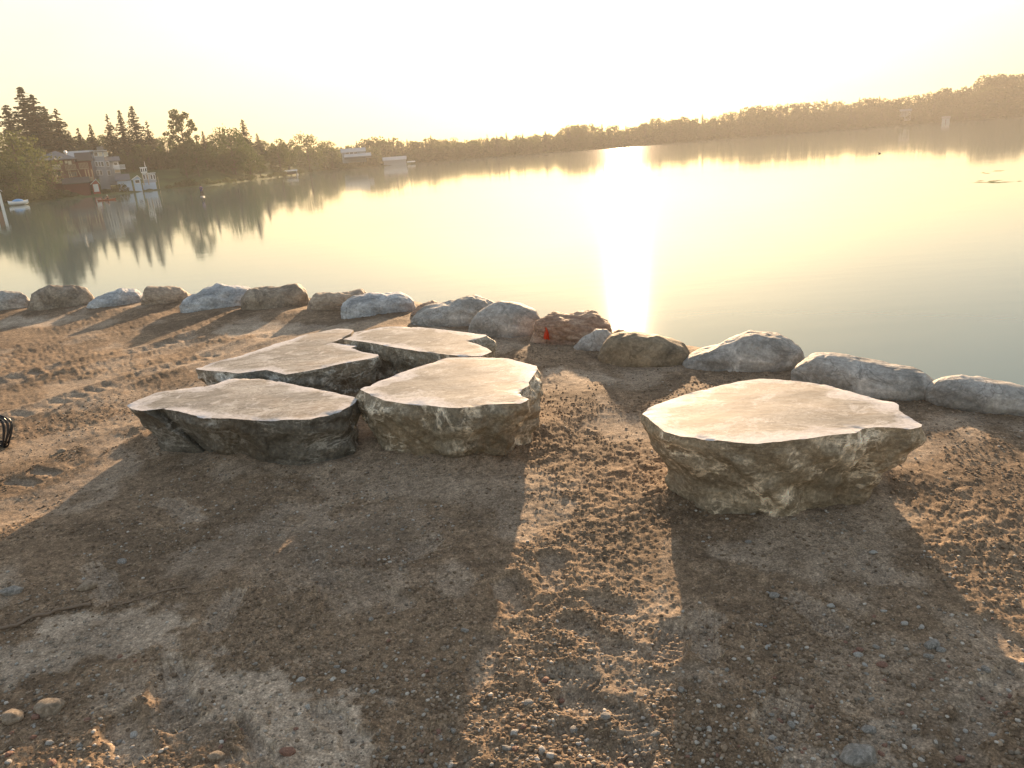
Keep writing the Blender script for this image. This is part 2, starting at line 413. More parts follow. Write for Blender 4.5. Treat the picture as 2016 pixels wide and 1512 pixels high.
def polar_radius(poly, c, th):
    """radius of a closed polygon about c in the directions th (star-shaped reading)"""
    a = np.array([math.atan2(p[1] - c[1], p[0] - c[0]) for p in poly]); r = np.array([math.hypot(p[0] - c[0], p[1] - c[1]) for p in poly])
    o = np.argsort(a); a, r = a[o], r[o]
    return np.interp(th, np.concatenate([a - 2 * np.pi, a, a + 2 * np.pi]), np.tile(r, 3))

def slab_rings(key, N=420, K=40):
    s = SL[key]; h = s['h']; cx, cy = s['c']; seed = ord(key)
    pts = np.array([(p.x, p.y) for p in s['wt']])
    nxt = np.roll(pts, -1, 0); seg = np.hypot(*(nxt - pts).T); cum = np.concatenate([[0], np.cumsum(seg)])
    u = np.linspace(0, cum[-1], N, endpoint=False)
    idx = np.clip(np.searchsorted(cum, u, side='right') - 1, 0, len(pts) - 1)
    t = (u - cum[idx]) / seg[idx]
    ring = pts[idx] + (nxt[idx] - pts[idx]) * t[:, None]
    # crumbly broken edge
    nrm = ring - np.array([cx, cy]); nrm /= np.linalg.norm(nrm, axis=1)[:, None]
    jit = 0.005 * fbm2(ring[:, 0] * 14, ring[:, 1] * 14, 3, seed) + 0.002 * n2(ring[:, 0] * 90, ring[:, 1] * 90, seed)
    ring = ring + nrm * jit[:, None]
    th = np.arctan2(ring[:, 1] - cy, ring[:, 0] - cx); rr = np.hypot(ring[:, 0] - cx, ring[:, 1] - cy)
    scale = {'A': 0.9, 'B': 0.96, 'C': 0.92, 'D': 0.84, 'E': 0.97}[key]
    rb = rr * scale
    if s['bot']:
        bw = [P(x, y, 0.02) for x, y in s['bot']]
        ab = np.array([math.atan2(p.y - cy, p.x - cx) for p in bw]); rbb = np.array([math.hypot(p.x - cx, p.y - cy) for p in bw])
        o = np.argsort(ab); ab, rbb = ab[o], rbb[o]
        val = np.interp(th, ab, rbb)
        blend = sstep(ab[0] - 0.35, ab[0] + 0.02, th) * (1 - sstep(ab[-1] - 0.02, ab[-1] + 0.35, th))
        val = np.where(th < ab[0], rbb[0], np.where(th > ab[-1], rbb[-1], val))
        rb = rb * (1 - blend) + val * blend
    if key == 'E':        # the back right flank runs out in a long slope
        flank = np.exp(-((th - 0.15) / 0.55) ** 2)
        rb = rb + 0.24 * flank
    # heavily smooth the foot line
    ker = np.hanning(31); ker /= ker.sum()
    rb = np.convolve(np.concatenate([rb[-15:], rb, rb[:15]]), ker, 'valid')
    return ring, th, rr, rb
def build_slab(key, label, top_mat, side_mat):
    N, K = 420, 44
    s = SL[key]; h = s['h']; cx, cy = s['c']; seed = ord(key)
    ring, th, rr, rb = slab_rings(key, N)
    zb = -0.10
    V = []; K1 = K
    for k in range(K1 + 1):
        t = k / K1
        z = h + (zb - h) * t
        bulge = {'A': 0.0, 'B': 0.035, 'C': 0.0, 'D': 0.02, 'E': 0.0}[key] * math.sin(math.pi * min(1, t * 1.15)) if t < 0.87 else 0
        pw = {'A': 1.0, 'B': 1.3, 'C': 1.0, 'D': 1.05, 'E': 0.9}[key]
        f = t ** pw
        r = rr + (rb - rr) * f + bulge
        x = cx + np.cos(th) * r; y = cy + np.sin(th) * r
        V.append(np.stack([x, y, np.full(N, z)], 1))
    V = np.concatenate(V)
    tt = np.repeat(np.arange(K1 + 1) / K1, N)
    amp = sstep(0.0, 0.14, tt)
    out = V - np.array([cx, cy, V[:, 2].mean()]); out[:, 2] *= 0.2; out /= np.linalg.norm(out, axis=1)[:, None]
    q = V * np.array([1, 1, 0.8])
    # fracture planes: terraced noise gives facets and ledges
    a = fbm3(q * 3.2, 4, seed)
    terr = np.floor(a * 5) / 5 + sstep(0.72, 1.0, (a * 5) % 1) / 5
    dip = V[:, 2] * 7 + V[:, 0] * 3.4 + 1.1 * n3(q * 2.6, seed + 5)
    step = np.abs((dip % 1) - 0.5) * 2
    g_ = np.random.default_rng(seed)
    cut = np.zeros(len(V))
    for _ in range(60):
        k_ = int(g_.integers(0, N)); t_ = g_.uniform(0.12, 1.0); i0 = int(t_ * K1) * N + k_
        nn_ = np.array([math.cos(th[k_]), math.sin(th[k_]), 0.0]) + np.array([g_.normal() * 0.28, g_.normal() * 0.28, g_.normal() * 0.45 - 0.1]); nn_ /= np.linalg.norm(nn_)
        loc_ = np.exp(-np.sum((V - V[i0]) ** 2, 1) / 0.30 ** 2)
        cut = np.maximum(cut, np.clip((V - V[i0]) @ nn_ + g_.uniform(0.004, 0.028), 0, 0.06) * sstep(0.15, 0.5, loc_))
    V = V - out * (cut * sstep(0.06, 0.5, tt))[:, None]
    disp = 0.014 + 0.012 * (1 - tt) + 0.040 * (terr - 0.28) + 0.020 * (step - 0.7) + 0.014 * fbm3(q * 11, 4, seed + 9, 0.6) + 0.004 * n3(q * 60, seed + 2)
    V = V + out * (disp * amp)[:, None]
    V[:, 2] += amp * (1 - tt) * 0.012 * fbm3(q * 9, 3, seed + 20)
    V[:N, 2] += 0.0016 * n2((ring[:, 0] - cx) * 5, (ring[:, 1] - cy) * 5, seed) - np.clip(fbm2((ring[:, 0] - cx) * 7, (ring[:, 1] - cy) * 7, 4, seed + 4) - 0.10, 0, 1) * 0.010
    o = Vector((cx, cy, 0)); V = V - np.array([cx, cy, 0])
    i = np.arange(N); j = (i + 1) % N
    F_ = np.concatenate([np.stack([k * N + i, (k + 1) * N + i, (k + 1) * N + j, k * N + j], 1) for k in range(K1)])
    # orientation of ring: outlines run clockwise seen from above
    side = mesh_np('rough_side', V, F_, side_mat, True)
    T = []; E_ = []
    KR = 46
    r2 = ring - np.array([cx, cy])
    for k in range(KR):
        f = 1 - (k / KR) ** 1.0 if k < KR else 0
        p = r2 * f
        T.append(np.stack([p[:, 0], p[:, 1], np.full(N, h)], 1)); E_.append((1 - f) * rr)
    T = np.concatenate([np.concatenate(T), [[0, 0, h]]]); E_ = np.concatenate(E_ + [np.array([0.5])])
    edge = np.minimum(E_, 1.0)
    dz = 0.0016 * n2(T[:, 0] * 5, T[:, 1] * 5, seed) 
    chip = np.clip(fbm2(T[:, 0] * 7, T[:, 1] * 7, 4, seed + 4) - 0.10, 0, 1) * 0.010 * np.exp(-edge / 0.03)
    T[:, 2] += dz - chip
    FT = np.concatenate([np.stack([k * N + i, k * N + j, (k + 1) * N + j, (k + 1) * N + i], 1) for k in range(KR - 1)])
    FT = [tuple(f) for f in FT] + [((KR - 1) * N + a_, (KR - 1) * N + (a_ + 1) % N, KR * N) for a_ in range(N)]
    FT = [f[::-1] for f in FT] if False else FT
    top = mesh_np('sawn_top', T, FT, top_mat, True, {'edge': edge})
    for m_, want in ((top, 'up'), (side, 'out')):
        p = m_.polygons[len(m_.polygons) // 2]
        nrm = p.normal; c_ = p.center
        good = nrm.z > 0 if want == 'up' else nrm.x * c_.x + nrm.y * c_.y > 0
        if not good: m_.flip_normals()
    root = thing('stone_slab', label, 'stone seat', o, 0, 'sawn topped stone slabs used as seats')
    link('sawn_top', top, root); link('rough_side', side, root)
    return root
FOOT = {}
for k in SL:
    ring, th, rr, rb = slab_rings(k)
    cx, cy = SL[k]['c']
    FOOT[k] = [(cx + math.cos(a) * r, cy + math.sin(a) * r) for a, r in zip(th[::7], rb[::7])]

# ------------------------------------------------------------------ ground sheet
# packed prints and wheel tracks, read off the photo: (pixel a, pixel b, half width m, depth m, kind)
PRINTS = [((1392, 1222), (1390, 1282), 0.055, 0.010, 'boot'), ((335, 1322), (352, 1420), 0.06, 0.022, 'boot'), ((700, 1150), (790, 1188), 0.06, 0.010, 'plain'),
          ((455, 1185), (425, 1235), 0.05, 0.012, 'boot'), ((1085, 1105), (1090, 1150), 0.06, 0.020, 'plain'),
          ((1000, 1150), (1010, 1190), 0.06, 0.022, 'plain'), ((1180, 1180), (1215, 1192), 0.06, 0.014, 'plain'), ((1590, 1195), (1650, 1245), 0.05, 0.010, 'boot'),
          ((1110, 1370), (1165, 1385), 0.06, 0.022, 'plain'), ((1330, 1245), (1310, 1290), 0.06, 0.018, 'boot'), ((1120, 1225), (1240, 1285), 0.05, 0.012, 'plain'),
          ((960, 1260), (940, 1340), 0.06, 0.012, 'plain'), ((1100, 1320), (1160, 1350), 0.05, 0.012, 'boot'), ((1230, 1400), (1260, 1470), 0.05, 0.014, 'boot'),
          ((1130, 1440), (1230, 1490), 0.07, 0.012, 'plain'), ((470, 1420), (520, 1480), 0.03, 0.03, 'plain'), ((640, 1390), (700, 1440), 0.04, 0.02, 'plain'),
          ((240, 1420), (260, 1480), 0.07, 0.018, 'plain'), ((1950, 1240), (1990, 1290), 0.05, 0.014, 'plain'), ((1980, 1330), (1900, 1500), 0.05, 0.02, 'plain'),
          ((880, 1440), (900, 1480), 0.05, 0.01, 'plain'), ((610, 1100), (640, 1150), 0.05, 0.010, 'boot'), ((850, 1060), (800, 1100), 0.05, 0.010, 'boot'),
          ((180, 1120), (215, 1170), 0.05, 0.010, 'boot'), ((1700, 1100), (1730, 1150), 0.05, 0.010, 'boot'), ((330, 990), (380, 1020), 0.055, 0.010, 'boot'), ((1560, 1390), (1540, 1450), 0.055, 0.012, 'boot')]
PATCH = [((60, 1270), (270, 1250), 0.16, 1.0), ((420, 1350), (640, 1440), 0.13, 1.0), ((560, 1440), (650, 1500), 0.12, 0.9), ((1930, 1400), (1990, 1330), 0.07, 0.7),
         ((0, 900), (300, 820), 0.22, 0.45), ((100, 800), (380, 770), 0.22, 0.5), ((380, 720), (300, 730), 0.18, 0.6), ((480, 650), (640, 655), 0.28, 1.0), ((0, 640), (90, 635), 0.3, 1.0),
         ((430, 690), (560, 668), 0.25, 0.6), ((400, 870), (1000, 960), 0.30, 0.45), ((600, 1090), (760, 1040), 0.25, 0.35), ((1080, 745), (1200, 750), 0.10, 0.8),
         ((1700, 1340), (1960, 1340), 0.15, 0.35), ((1740, 1490), (1620, 1495), 0.08, 0.8), ((150, 760), (330, 690), 0.09, 0.4)]
TRACKS = [((-60, 850), (560, 655), 0.13), ((-60, 770), (480, 640), 0.13), ((-80, 1010), (330, 830), 0.12)]
def ground(x, y, fine=True):
    d = land_dist(x, y)
    h = 0.022 * fbm2(x * 0.9, y * 0.9, 3, 1)
    pk = sstep(0.12, 0.42, fbm2(x * 1.7, y * 1.3, 4, 5)) * 0.55
    damp = sstep(0.0, 0.5, fbm2(x * 1.3 + 4, y * 1.3, 4, 11))
    press = np.zeros(x.shape)
    tread = np.zeros(x.shape)
    for (a, b, hw, st) in PATCH:
        A, B = P(*a, 0), P(*b, 0)
        u, v, L = seg_uv(x, y, A, B)
        wob = 0.12 * fbm2(x * 5, y * 5, 5, 21, 0.6)
        dd = np.hypot(np.maximum(np.maximum(-u, u - L), 0), v) + wob
        pk = np.maximum(pk, st * (1 - sstep(hw * 0.75, hw * 1.2, dd)))
    for (a, b, hw, dp, kind) in PRINTS:
        A, B = P(*a, 0), P(*b, 0)
        u, v, L = seg_uv(x, y, A, B)
        dd = np.hypot(np.maximum(np.maximum(-u, u - L), 0), v) + 0.035 * fbm2(x * 9, y * 9, 3, 3)
        m = 1 - sstep(hw * 0.55, hw * 1.15, dd)
        rim = np.exp(-((dd - hw * 1.35) / (hw * 0.35)) ** 2)
        press = np.maximum(press, m)
        h = h - dp * 0.8 * m + dp * 0.25 * rim
        if kind == 'boot':
            tread = tread + m * 0.0035 * np.sign(np.sin(u * 2 * np.pi / 0.022)) * (np.abs(np.sin(v * 2 * np.pi / 0.05)) > 0.3)
    for (a, b, hw) in TRACKS:
        A, B = P(*a, 0), P(*b, 0)
        u, v, L = seg_uv(x, y, A, B)
        on = (1 - sstep(hw * 0.85, hw * 1.1, np.abs(v) + 0.03 * fbm2(x * 5, y * 5, 2, 31))) * sstep(-0.2, 0.2, u) * (1 - sstep(L - 0.2, L + 0.2, u))
        on = on * sstep(-0.25, 0.25, fbm2(x * 1.6, y * 1.6, 2, 41))
        cl = sstep(-0.3, 0.5, np.sin((u + 0.25 * np.abs(v)) * 2 * np.pi / 0.14))
        h = h + on * (0.011 * cl - 0.014)
        h = h + 0.018 * np.exp(-((np.abs(v) - hw * 1.25) / 0.06) ** 2) * sstep(-0.2, 0.2, u) * (1 - sstep(L - 0.2, L + 0.2, u))
        pk = np.maximum(pk, on * (1 - cl) * 0.6)
    pk = np.maximum(pk, np.abs(np.sign(tread)) * 0.6)
    pk = np.maximum(pk, press * (0.30 + 0.6 * n2(x * 5, y * 5, 77)))
    rough = 1 - 0.88 * np.clip(pk, 0, 1)
    if fine:
        b1 = np.abs(fbm2(x * 9, y * 9, 3, 51))
        c1 = np.abs(n2(x * 21, y * 21, 61)); c2 = np.abs(n2(x * 47, y * 47, 71)); c3 = np.abs(n2(x * 100, y * 100, 81))
        far = sstep(6.0, 2.5, np.hypot(x, y))
        zone = 0.55 + 0.75 * sstep(-0.3, 0.4, fbm2(x * 0.8, y * 0.8, 2, 91))
        h = h + rough * zone * (0.009 * b1 + 0.006 * c1 + 0.007 * c2 + 0.005 * c3 * far)
        h = h + (1 - rough) * 0.0035 * fbm2(x * 18, y * 18, 4, 95)
        h = h + tread
    for k, poly in FOOT.items():
        near = (np.abs(x - SL[k]['c'][0]) < 1.6) & (np.abs(y - SL[k]['c'][1]) < 1.6)
        if near.any():
            pd = poly_dist(x[near], y[near], poly)
            h[near] = h[near] + 0.050 * np.exp(-np.clip(pd, 0, 9) / 0.13) * (0.7 + 0.6 * n2(x[near] * 3, y[near] * 3, 7))
            rf = np.exp(-np.clip(pd, 0, 9) / 0.1)
            h[near] -= 0.0 * rf
    # berm behind the boulders, then the bank down to the lake bed
    h = h + 0.05 * np.exp(-((d - 1.3) / 0.6) ** 2) * (0.6 + n2(x * 1.2, y * 1.2, 3))
    drop = sstep(0.35, -3.6, d)
    h = h * (1 - drop) - 3.3 * drop
    return h, np.clip(pk, 0, 1), damp

def build_ground():
    fr = R(9.0); half = R(46)
    th = np.concatenate([np.linspace(-np.pi, -half, 130, endpoint=False), np.linspace(-half, half, 1040), np.linspace(half, np.pi, 130, endpoint=False)[1:]])
    dep = np.linspace(R(58), R(6.6), 640)
    rad = np.concatenate([np.linspace(0.05, 1.6 / math.tan(R(58)), 14, endpoint=False), 1.6 / np.tan(dep), np.geomspace(14.3, 1290, 50)])
    T_, R_ = np.meshgrid(th, rad)
    x = (np.sin(T_) * R_).ravel(); y = (np.cos(T_) * R_).ravel()
    h, pk, dk = ground(x, y)
    far = np.hypot(x, y) > 30
    h = np.where(far, np.minimum(h, 0.0), h)
    nt_, nr = len(th), len(rad)
    i = np.arange(nr - 1)[:, None] * nt_; j = np.arange(nt_)[None, :]; jn = (j + 1) % nt_
    Fq = np.stack([(i + j).ravel(), (i + jn).ravel(), (i + nt_ + jn).ravel(), (i + nt_ + j).ravel()], 1)
    Fq = Fq[:, ::-1]
    me = mesh_np('ground', np.stack([x, y, h], 1), Fq, M['soil'], True, {'packed': pk, 'damp': dk})
    if me.polygons[5000].normal.z < 0: me.flip_normals()
    o = link('ground', me); o['kind'] = 'structure'
    return o
build_ground()
def gh(x, y):
    return float(ground(np.array([float(x)]), np.array([float(y)]))[0][0])
def ghs(x, y): return ground(np.asarray(x, float), np.asarray(y, float))[0]

# water
def build_water():
    t = NT('lake_water')
    geo = t.coord((1, 1, 1), world=True)
    t.col((0.09, 0.15, 0.15))
    v1 = t.coord((0.5, 1.6, 1), (0, 0, R(-12)), world=True)
    a = t.noise(v1, 0.9, 3, 0.5); b = t.noise(v1, 5.0, 3, 0.55)
    patch = t.ramp(t.noise(t.coord((0.4, 2.4, 1), (0, 0, R(-8)), world=True), 0.03, 4, 0.6), [(0.42, 0.25), (0.62, 1.0)])
    hh = t.math('MULTIPLY', t.math('ADD', t.math('MULTIPLY', a, 1.0), t.math('MULTIPLY', b, 0.18)), patch)
    t.bump(hh, 1.0, 0.0045)
    t.set(0.045, 0.5); t.b.inputs['IOR'].default_value = 1.33
    g2 = t.n('BsdfGlossy'); g2.inputs['Roughness'].default_value = 0.14; g2.inputs['Color'].default_value = (1, 1, 1, 1)
    fz = t.n('Fresnel'); fz.inputs['IOR'].default_value = 1.33
    mx = t.n('MixShader'); t.l(t.math('MULTIPLY', fz.outputs[0], 0.03), mx.inputs[0]); t.l(t.b.outputs[0], mx.inputs[1]); t.l(g2.outputs[0], mx.inputs[2]); t.l(mx.outputs[0], t.out.inputs[0])
    r = np.concatenate([[0], np.geomspace(2, 1290, 40)]); n = 128
    a_ = np.linspace(0, 2 * np.pi, n, endpoint=False)
    V = [(0, 0, WATER)] + [(math.sin(q) * rr_, math.cos(q) * rr_, WATER) for rr_ in r[1:] for q in a_]
    Fc = [(0, 1 + (k + 1) % n, 1 + k) for k in range(n)]
    for i in range(len(r) - 2):
        Fc += [(1 + i * n + k, 1 + i * n + (k + 1) % n, 1 + (i + 1) * n + (k + 1) % n, 1 + (i + 1) * n + k) for k in range(n)]
    me = mesh_np('lake_water', V, Fc, t.m, True)
    if me.polygons[0].normal.z < 0: me.flip_normals()
    for p_ in me.polygons[:]: pass
    o = link('lake_water', me); o['kind'] = 'structure'
build_water()

# ------------------------------------------------------------------ far shores
WL = [(-260, 428), (-120, 415), (0, 405), (58, 399), (208, 384), (312, 374), (420, 364.5), (523, 352), (618, 339.5), (761, 326.5), (860, 318.5), (980, 309.3), (1097, 300), (1260, 287), (1420, 274.6), (1655, 256.5), (1854, 242), (2016, 230.5), (2160, 220), (2300, 210)]
def shore_d(px):
    py = np.interp(px, [a for a, b in WL], [b for a, b in WL])
    p = P(px, py, WATER); return math.hypot(p.x, p.y)
def az_of(px):
    r = ray(px, hor(px)); return math.atan2(r.x, r.y)
SKYL = [(-260, 330), (-120, 320), (0, 290), (60, 262), (130, 262), (180, 262), (230, 268), (290, 266), (330, 268), (380, 275), (420, 262), (470, 262), (500, 262), (540, 290), (560, 275), (600, 266), (640, 276), (665, 288), (700, 276), (760, 268), (800, 273), (853, 264), (880, 266), (910, 276), (939, 269), (977, 262), (990, 267), (1040, 262), (1082, 257), (1097, 254), (1129, 239), (1155, 237), (1175, 249), (1237, 247), (1278, 233), (1345, 229), (1418, 222), (1456, 211), (1502, 207), (1541, 207), (1577, 199), (1641, 195), (1659, 200), (1726, 187), (1754, 193), (1815, 185), (1854, 173), (1886, 174), (1911, 167), (1932, 145), (1950, 142), (1985, 147), (2001, 144), (2016, 153), (2100, 150), (2300, 140)]
def sky_z(px, d):
    py = np.interp(px, [a for a, b in SKYL], [b for a, b in SKYL]); return D(px, py, d).z
def hill_z(px, off):
    """height of the far terrain at an offset behind the waterline"""
    left = 1 - min(1, max(0, (px - 560) / 120))
    d = shore_d(px) + 60
    top = max(1.0, sky_z(px, d) - (12.0 if px < 1400 else 13.0))
    if left > 0: top = top * (1 - left) + 5.0 * left
    f = min(1, max(0, off / 60)); f = f * f * (3 - 2 * f)
    z = WATER - 0.3 + f * (top + 2.2)
    if off > 60: z += (off - 60) * 0.02
    return z
def build_far_land():
    pxs = np.linspace(-260, 2300, 200); offs = [-6, 0, 2, 5, 9, 15, 22, 30, 40, 50, 60, 90, 140]
    V = []
    for px in pxs:
        a = az_of(px); sdn = shore_d(px)
        for o_ in offs:
            z = -3.4 if o_ < 0 else (WATER - 0.02 if o_ == 0 else hill_z(px, o_) + 0.55 * (1 if o_ > 1 else 0))
            V.append((math.sin(a) * (sdn + o_), math.cos(a) * (sdn + o_), z + (0.25 * math.sin(px * 0.31 + o_) if o_ > 4 else 0)))
    n = len(offs)
    Fc = [(i * n + k, (i + 1) * n + k, (i + 1) * n + k + 1, i * n + k + 1) for i in range(len(pxs) - 1) for k in range(n - 1)]
    t = NT('shore_grass'); v = t.coord(world=True)
    t.col(t.ramp(t.noise(v, 0.08, 5, 0.65), [(0.3, (0.035, 0.05, 0.02)), (0.55, (0.06, 0.09, 0.03)), (0.75, (0.10, 0.11, 0.05))])); t.set(0.95, 0.1)
    me = mesh_np('far_shore', V, Fc, t.m, True)
    if me.polygons[100].normal.z < 0: me.flip_normals()
    o = link('far_shore', me); o['kind'] = 'structure'
build_far_land()
def on_shore(px, off):
    a = az_of(px); d = shore_d(px) + off
    return Vector((math.sin(a) * d, math.cos(a) * d, hill_z(px, off) + 0.4)), d

# ------------------------------------------------------------------ trees
def quads_mesh(name, C, A, B, mat):
    """leaf clumps: centre, half axes"""
    C, A, B = map(np.asarray, (C, A, B)); n = len(C)
    V = np.stack([C - A - B * 0.6, C + A - B, C + A * 0.8 + B, C - A * 0.7 + B * 0.9], 1).reshape(-1, 3)
    return mesh_np(name, V, np.arange(4 * n).reshape(-1, 4), mat, False)
def spruce_proto(seed, slim=1.0, sparse=1.0):
    r = np.random.default_rng(seed); C = []; A = []; B = []
    tb = MB(); Ht = 1.0
    tb.cone((0, 0, 0), (0, 0, 0.98), 0.018, 0.002, 7)
    z = 0.07
    while z < 0.985:
        rad = 0.23 * slim * (1 - z) ** 0.8 + 0.006
        nb = int(5 + 4 * (1 - z)); ph = r.random() * 6.28
        for k in range(nb):
            a = ph + k * 6.283 / nb + r.normal() * 0.25
            L = rad * (0.6 + 0.6 * r.random())
            if r.random() > 0.93 * sparse: continue
            dr = -0.25 - 0.2 * r.random() + 0.35 * z
            d = np.array([math.cos(a), math.sin(a), dr]); perp = np.array([-math.sin(a), math.cos(a), 0.0])
            b0 = np.array([0, 0, z])
            if L > 0.05 and r.random() < 0.5: tb.cone(b0, b0 + d * L * 0.9, 0.004, 0.001, 4)
            m = max(2, int(L / 0.019))
            for q in range(m):
                f = (q + 0.6) / m
                c = b0 + d * L * f + np.array([0, 0, 0.05 * L * f * f * 3]) + r.normal(size=3) * 0.004
                wd = 0.020 * min(1.0, 0.22 + rad / 0.10) * (1.15 - f * 0.7) * (0.7 + 0.6 * r.random())
                C.append(c); A.append(perp * wd + r.normal(size=3) * 0.003); B.append(d * 0.013 + np.array([0, 0, -0.010 * r.random()]))
                if r.random() < 0.6:      # hanging sprays
                    C.append(c + np.array([0, 0, -0.010])); A.append(d * 0.012 + perp * 0.006 * r.normal()); B.append(np.array([0, 0, 0.011]) + r.normal(size=3) * 0.002)
        z += 0.017 + 0.012 * r.random() + 0.008 * (1 - z)
    return tb.mesh('trunk', M['bark']), quads_mesh('crown', C, A, B, M['spruce_leaf'])
def leafy_proto(seed, n=2600, rx=0.34, low=0.18, leaf=0.016, mat='leaf', open_=0.0):
    r = np.random.default_rng(seed); C = []; A = []; B = []
    tb = MB(); tb.cone((0, 0, 0), (0, 0, 0.45), 0.022, 0.014, 7); tb.cone((0, 0, 0.45), (0.01, 0, 0.85), 0.014, 0.004, 6)
    nc = 34
    cl = []
    for k in range(nc):
        z = low + (0.93 - low) * ((k + r.random()) / nc)
        t = (z - low) / (1 - low)
        prof = math.sin(math.pi * min(0.97, 0.12 + t * 0.86)) ** 0.6
        a = k * 2.4 + r.normal() * 0.4; rad = rx * prof * (0.35 + 0.65 * r.random() ** 0.5)
        c = np.array([math.cos(a) * rad, math.sin(a) * rad, z]); s_ = rx * (0.20 + 0.20 * r.random()) * (1 - open_ * 0.35)
        cl.append((c, s_))
        zz = max(0.12, z - 0.16)
        tb.cone((0, 0, min(zz, 0.8)), c, 0.007, 0.002, 4)
    tot = sum(s_ ** 2 for c, s_ in cl)
    for c, s_ in cl:
        m = int(n * s_ ** 2 / tot)
        d = r.normal(size=(m, 3)); d /= np.linalg.norm(d, axis=1)[:, None]
        rr_ = s_ * (0.55 + 0.5 * r.random(m))[:, None] * (1 + 0.35 * r.normal(size=(m, 1)) * 0.5)
        p = c + d * rr_ * np.array([1, 1, 0.8])
        for q in range(m):
            u = r.normal(size=3); u /= np.linalg.norm(u); w_ = np.cross(u, r.normal(size=3)); w_ /= np.linalg.norm(w_)
            k_ = leaf * (0.5 + 0.9 * r.random())
            C.append(p[q]); A.append(u * k_); B.append(w_ * k_ * 0.8)
    return tb.mesh('trunk', M['bark']), quads_mesh('crown', C, A, B, M[mat])
spr = [spruce_proto(1, 1.05), spruce_proto(2, 0.85), spruce_proto(3, 1.2, 0.85), spruce_proto(4, 0.95, 0.7)]
lea = [leafy_proto(11), leafy_proto(12, rx=0.42), leafy_proto(13, rx=0.30, low=0.1), leafy_proto(14, rx=0.46, low=0.12)]
leaL = [leafy_proto(21, 3800, rx=0.40, low=0.05, leaf=0.013, mat='leaf_light'), leafy_proto(22, 3800, rx=0.48, low=0.04, leaf=0.013, mat='leaf_light')]
pop = [leafy_proto(31, 3400, rx=0.27, low=0.2, leaf=0.014, open_=0.6)]
bush = [leafy_proto(41, 900, rx=0.6, low=0.06, leaf=0.045), leafy_proto(42, 900, rx=0.75, low=0.06, leaf=0.045, mat='leaf_light')]
far_l = [leafy_proto(51, 900, rx=0.42, low=0.08, leaf=0.034), leafy_proto(52, 900, rx=0.52, low=0.06, leaf=0.034), leafy_proto(53, 900, rx=0.36, low=0.08, leaf=0.034), leafy_proto(54, 800, rx=0.6, low=0.06, leaf=0.036)]
def tree(name, proto, base, ht, label, group=None, wide=1.0, cat='tree'):
    o = thing(name, label, cat, base, random.random() * 6.28, group)
    o.scale = (ht * wide, ht * wide, ht)
    link('trunk', proto[0], o); link('crown', proto[1], o)
    return o
def tree_px(name, proto, px, pytop, off, label, group=None, wide=1.0, sink=0.0):
    if name == 'spruce_tree': wide *= 1.2
    """a tree whose top reaches a given row of the photo, standing off metres behind the waterline"""
    b, d = on_shore(px, off)
    top = D(px, pytop, d)
    a = az_of(px)
    # lean of verticals: use azimuth at the top pixel
    r = ray(px, pytop); a = math.atan2(r.x, r.y)
    b = Vector((math.sin(a) * d, math.cos(a) * d, b.z - sink))
    return tree(name, proto, b, (top.z - b.z) * 1.0, label, group, wide)

big = [(10, 205, 62, 0, 'spruce at the far left edge, lower than its neighbour behind the houses'),
       (38, 168, 66, 1, 'tallest dark spruce at the far left above the leafy shore trees'),
       (60, 184, 58, 0, 'tall spruce just right of the tallest spruce at far left'),
       (84, 208, 60, 2, 'shorter spruce on the right flank of the far left spruce clump'),
       (106, 212, 50, 3, 'open crowned spruce standing a little apart at the right end of the far left clump'),
       (152, 250, 60, 1, 'small pointed tree behind the brown house, left of a thin spire'),
       (176, 243, 60, 1, 'thin spire shaped conifer in the gap between the two spruce groups'),
       (208, 223, 52, 3, 'open branched spruce, leftmost of the group behind the grey tower house'),
       (233, 215, 50, 1, 'narrow dense spruce between the open spruce and the tall one behind the grey house'),
       (257, 207, 54, 0, 'tallest spruce of the group right of the grey tower house'),
       (288, 236, 54, 3, 'ragged thin spruce at the right end of the group behind the lawn'),
       (398, 257, 50, 1, 'small spruce poking above the leafy trees right of the tall poplar'),
       (476, 234, 34, 2, 'dark spruce rising from the leafy trees left of the canopied boat lift'),
       (505, 262, 50, 0, 'lower spruce topped tree right of the spruce above the shore trees')]
for px, py, off, k, lab in big:
    tree_px('spruce_tree', spr[k], px, py, off, lab, 'spruces on the left shore', 1.0 if px > 120 else 1.45)
tree_px('poplar_tree', pop[0], 349, 214, 46, 'tall open crowned poplar standing alone above the lawn on left shore', wide=1.0)
# leafy trees at the near end of the left shore
tree_px('leafy_tree', leaL[0], 18, 262, 14, 'sunlit yellow green tree at the left edge above the moored boat', 'leafy shore trees', 1.25)
tree_px('leafy_tree', leaL[1], 24, 318, 5, 'low rounded light green tree overhanging the water by the moored boat', 'leafy shore trees', 1.4)
tree_px('leafy_tree', leaL[0], -50, 300, 8, 'leafy tree cut by the left frame edge behind the white dock frame', 'leafy shore trees', 1.3)
tree_px('leafy_tree', leaL[1], 66, 330, 8, 'dark leafy tree between the moored boat and the brown house', 'leafy shore trees', 1.1)
tree_px('leafy_tree', lea[1], 485, 290, 10, 'rounded tree with a yellow green sunlit right edge near the boat lift', 'leafy shore trees', 1.0)
tree_px('leafy_tree', lea[3], 448, 248, 22, 'broad dark leafy tree with a ragged top left of the pointed spruce', 'leafy shore trees', 0.95)
tree_px('leafy_tree', lea[3], 600, 262, 16, 'wide domed tree behind the canopied boat lift', 'leafy shore trees', 1.1)
tree_px('leafy_tree', lea[0], 560, 272, 18, 'leafy tree joined to the left side of the wide domed tree', 'leafy shore trees', 1.0)
tree_px('leafy_tree', lea[1], 640, 277, 18, 'leafy tree at the right shoulder of the wide domed tree', 'leafy shore trees', 1.0)
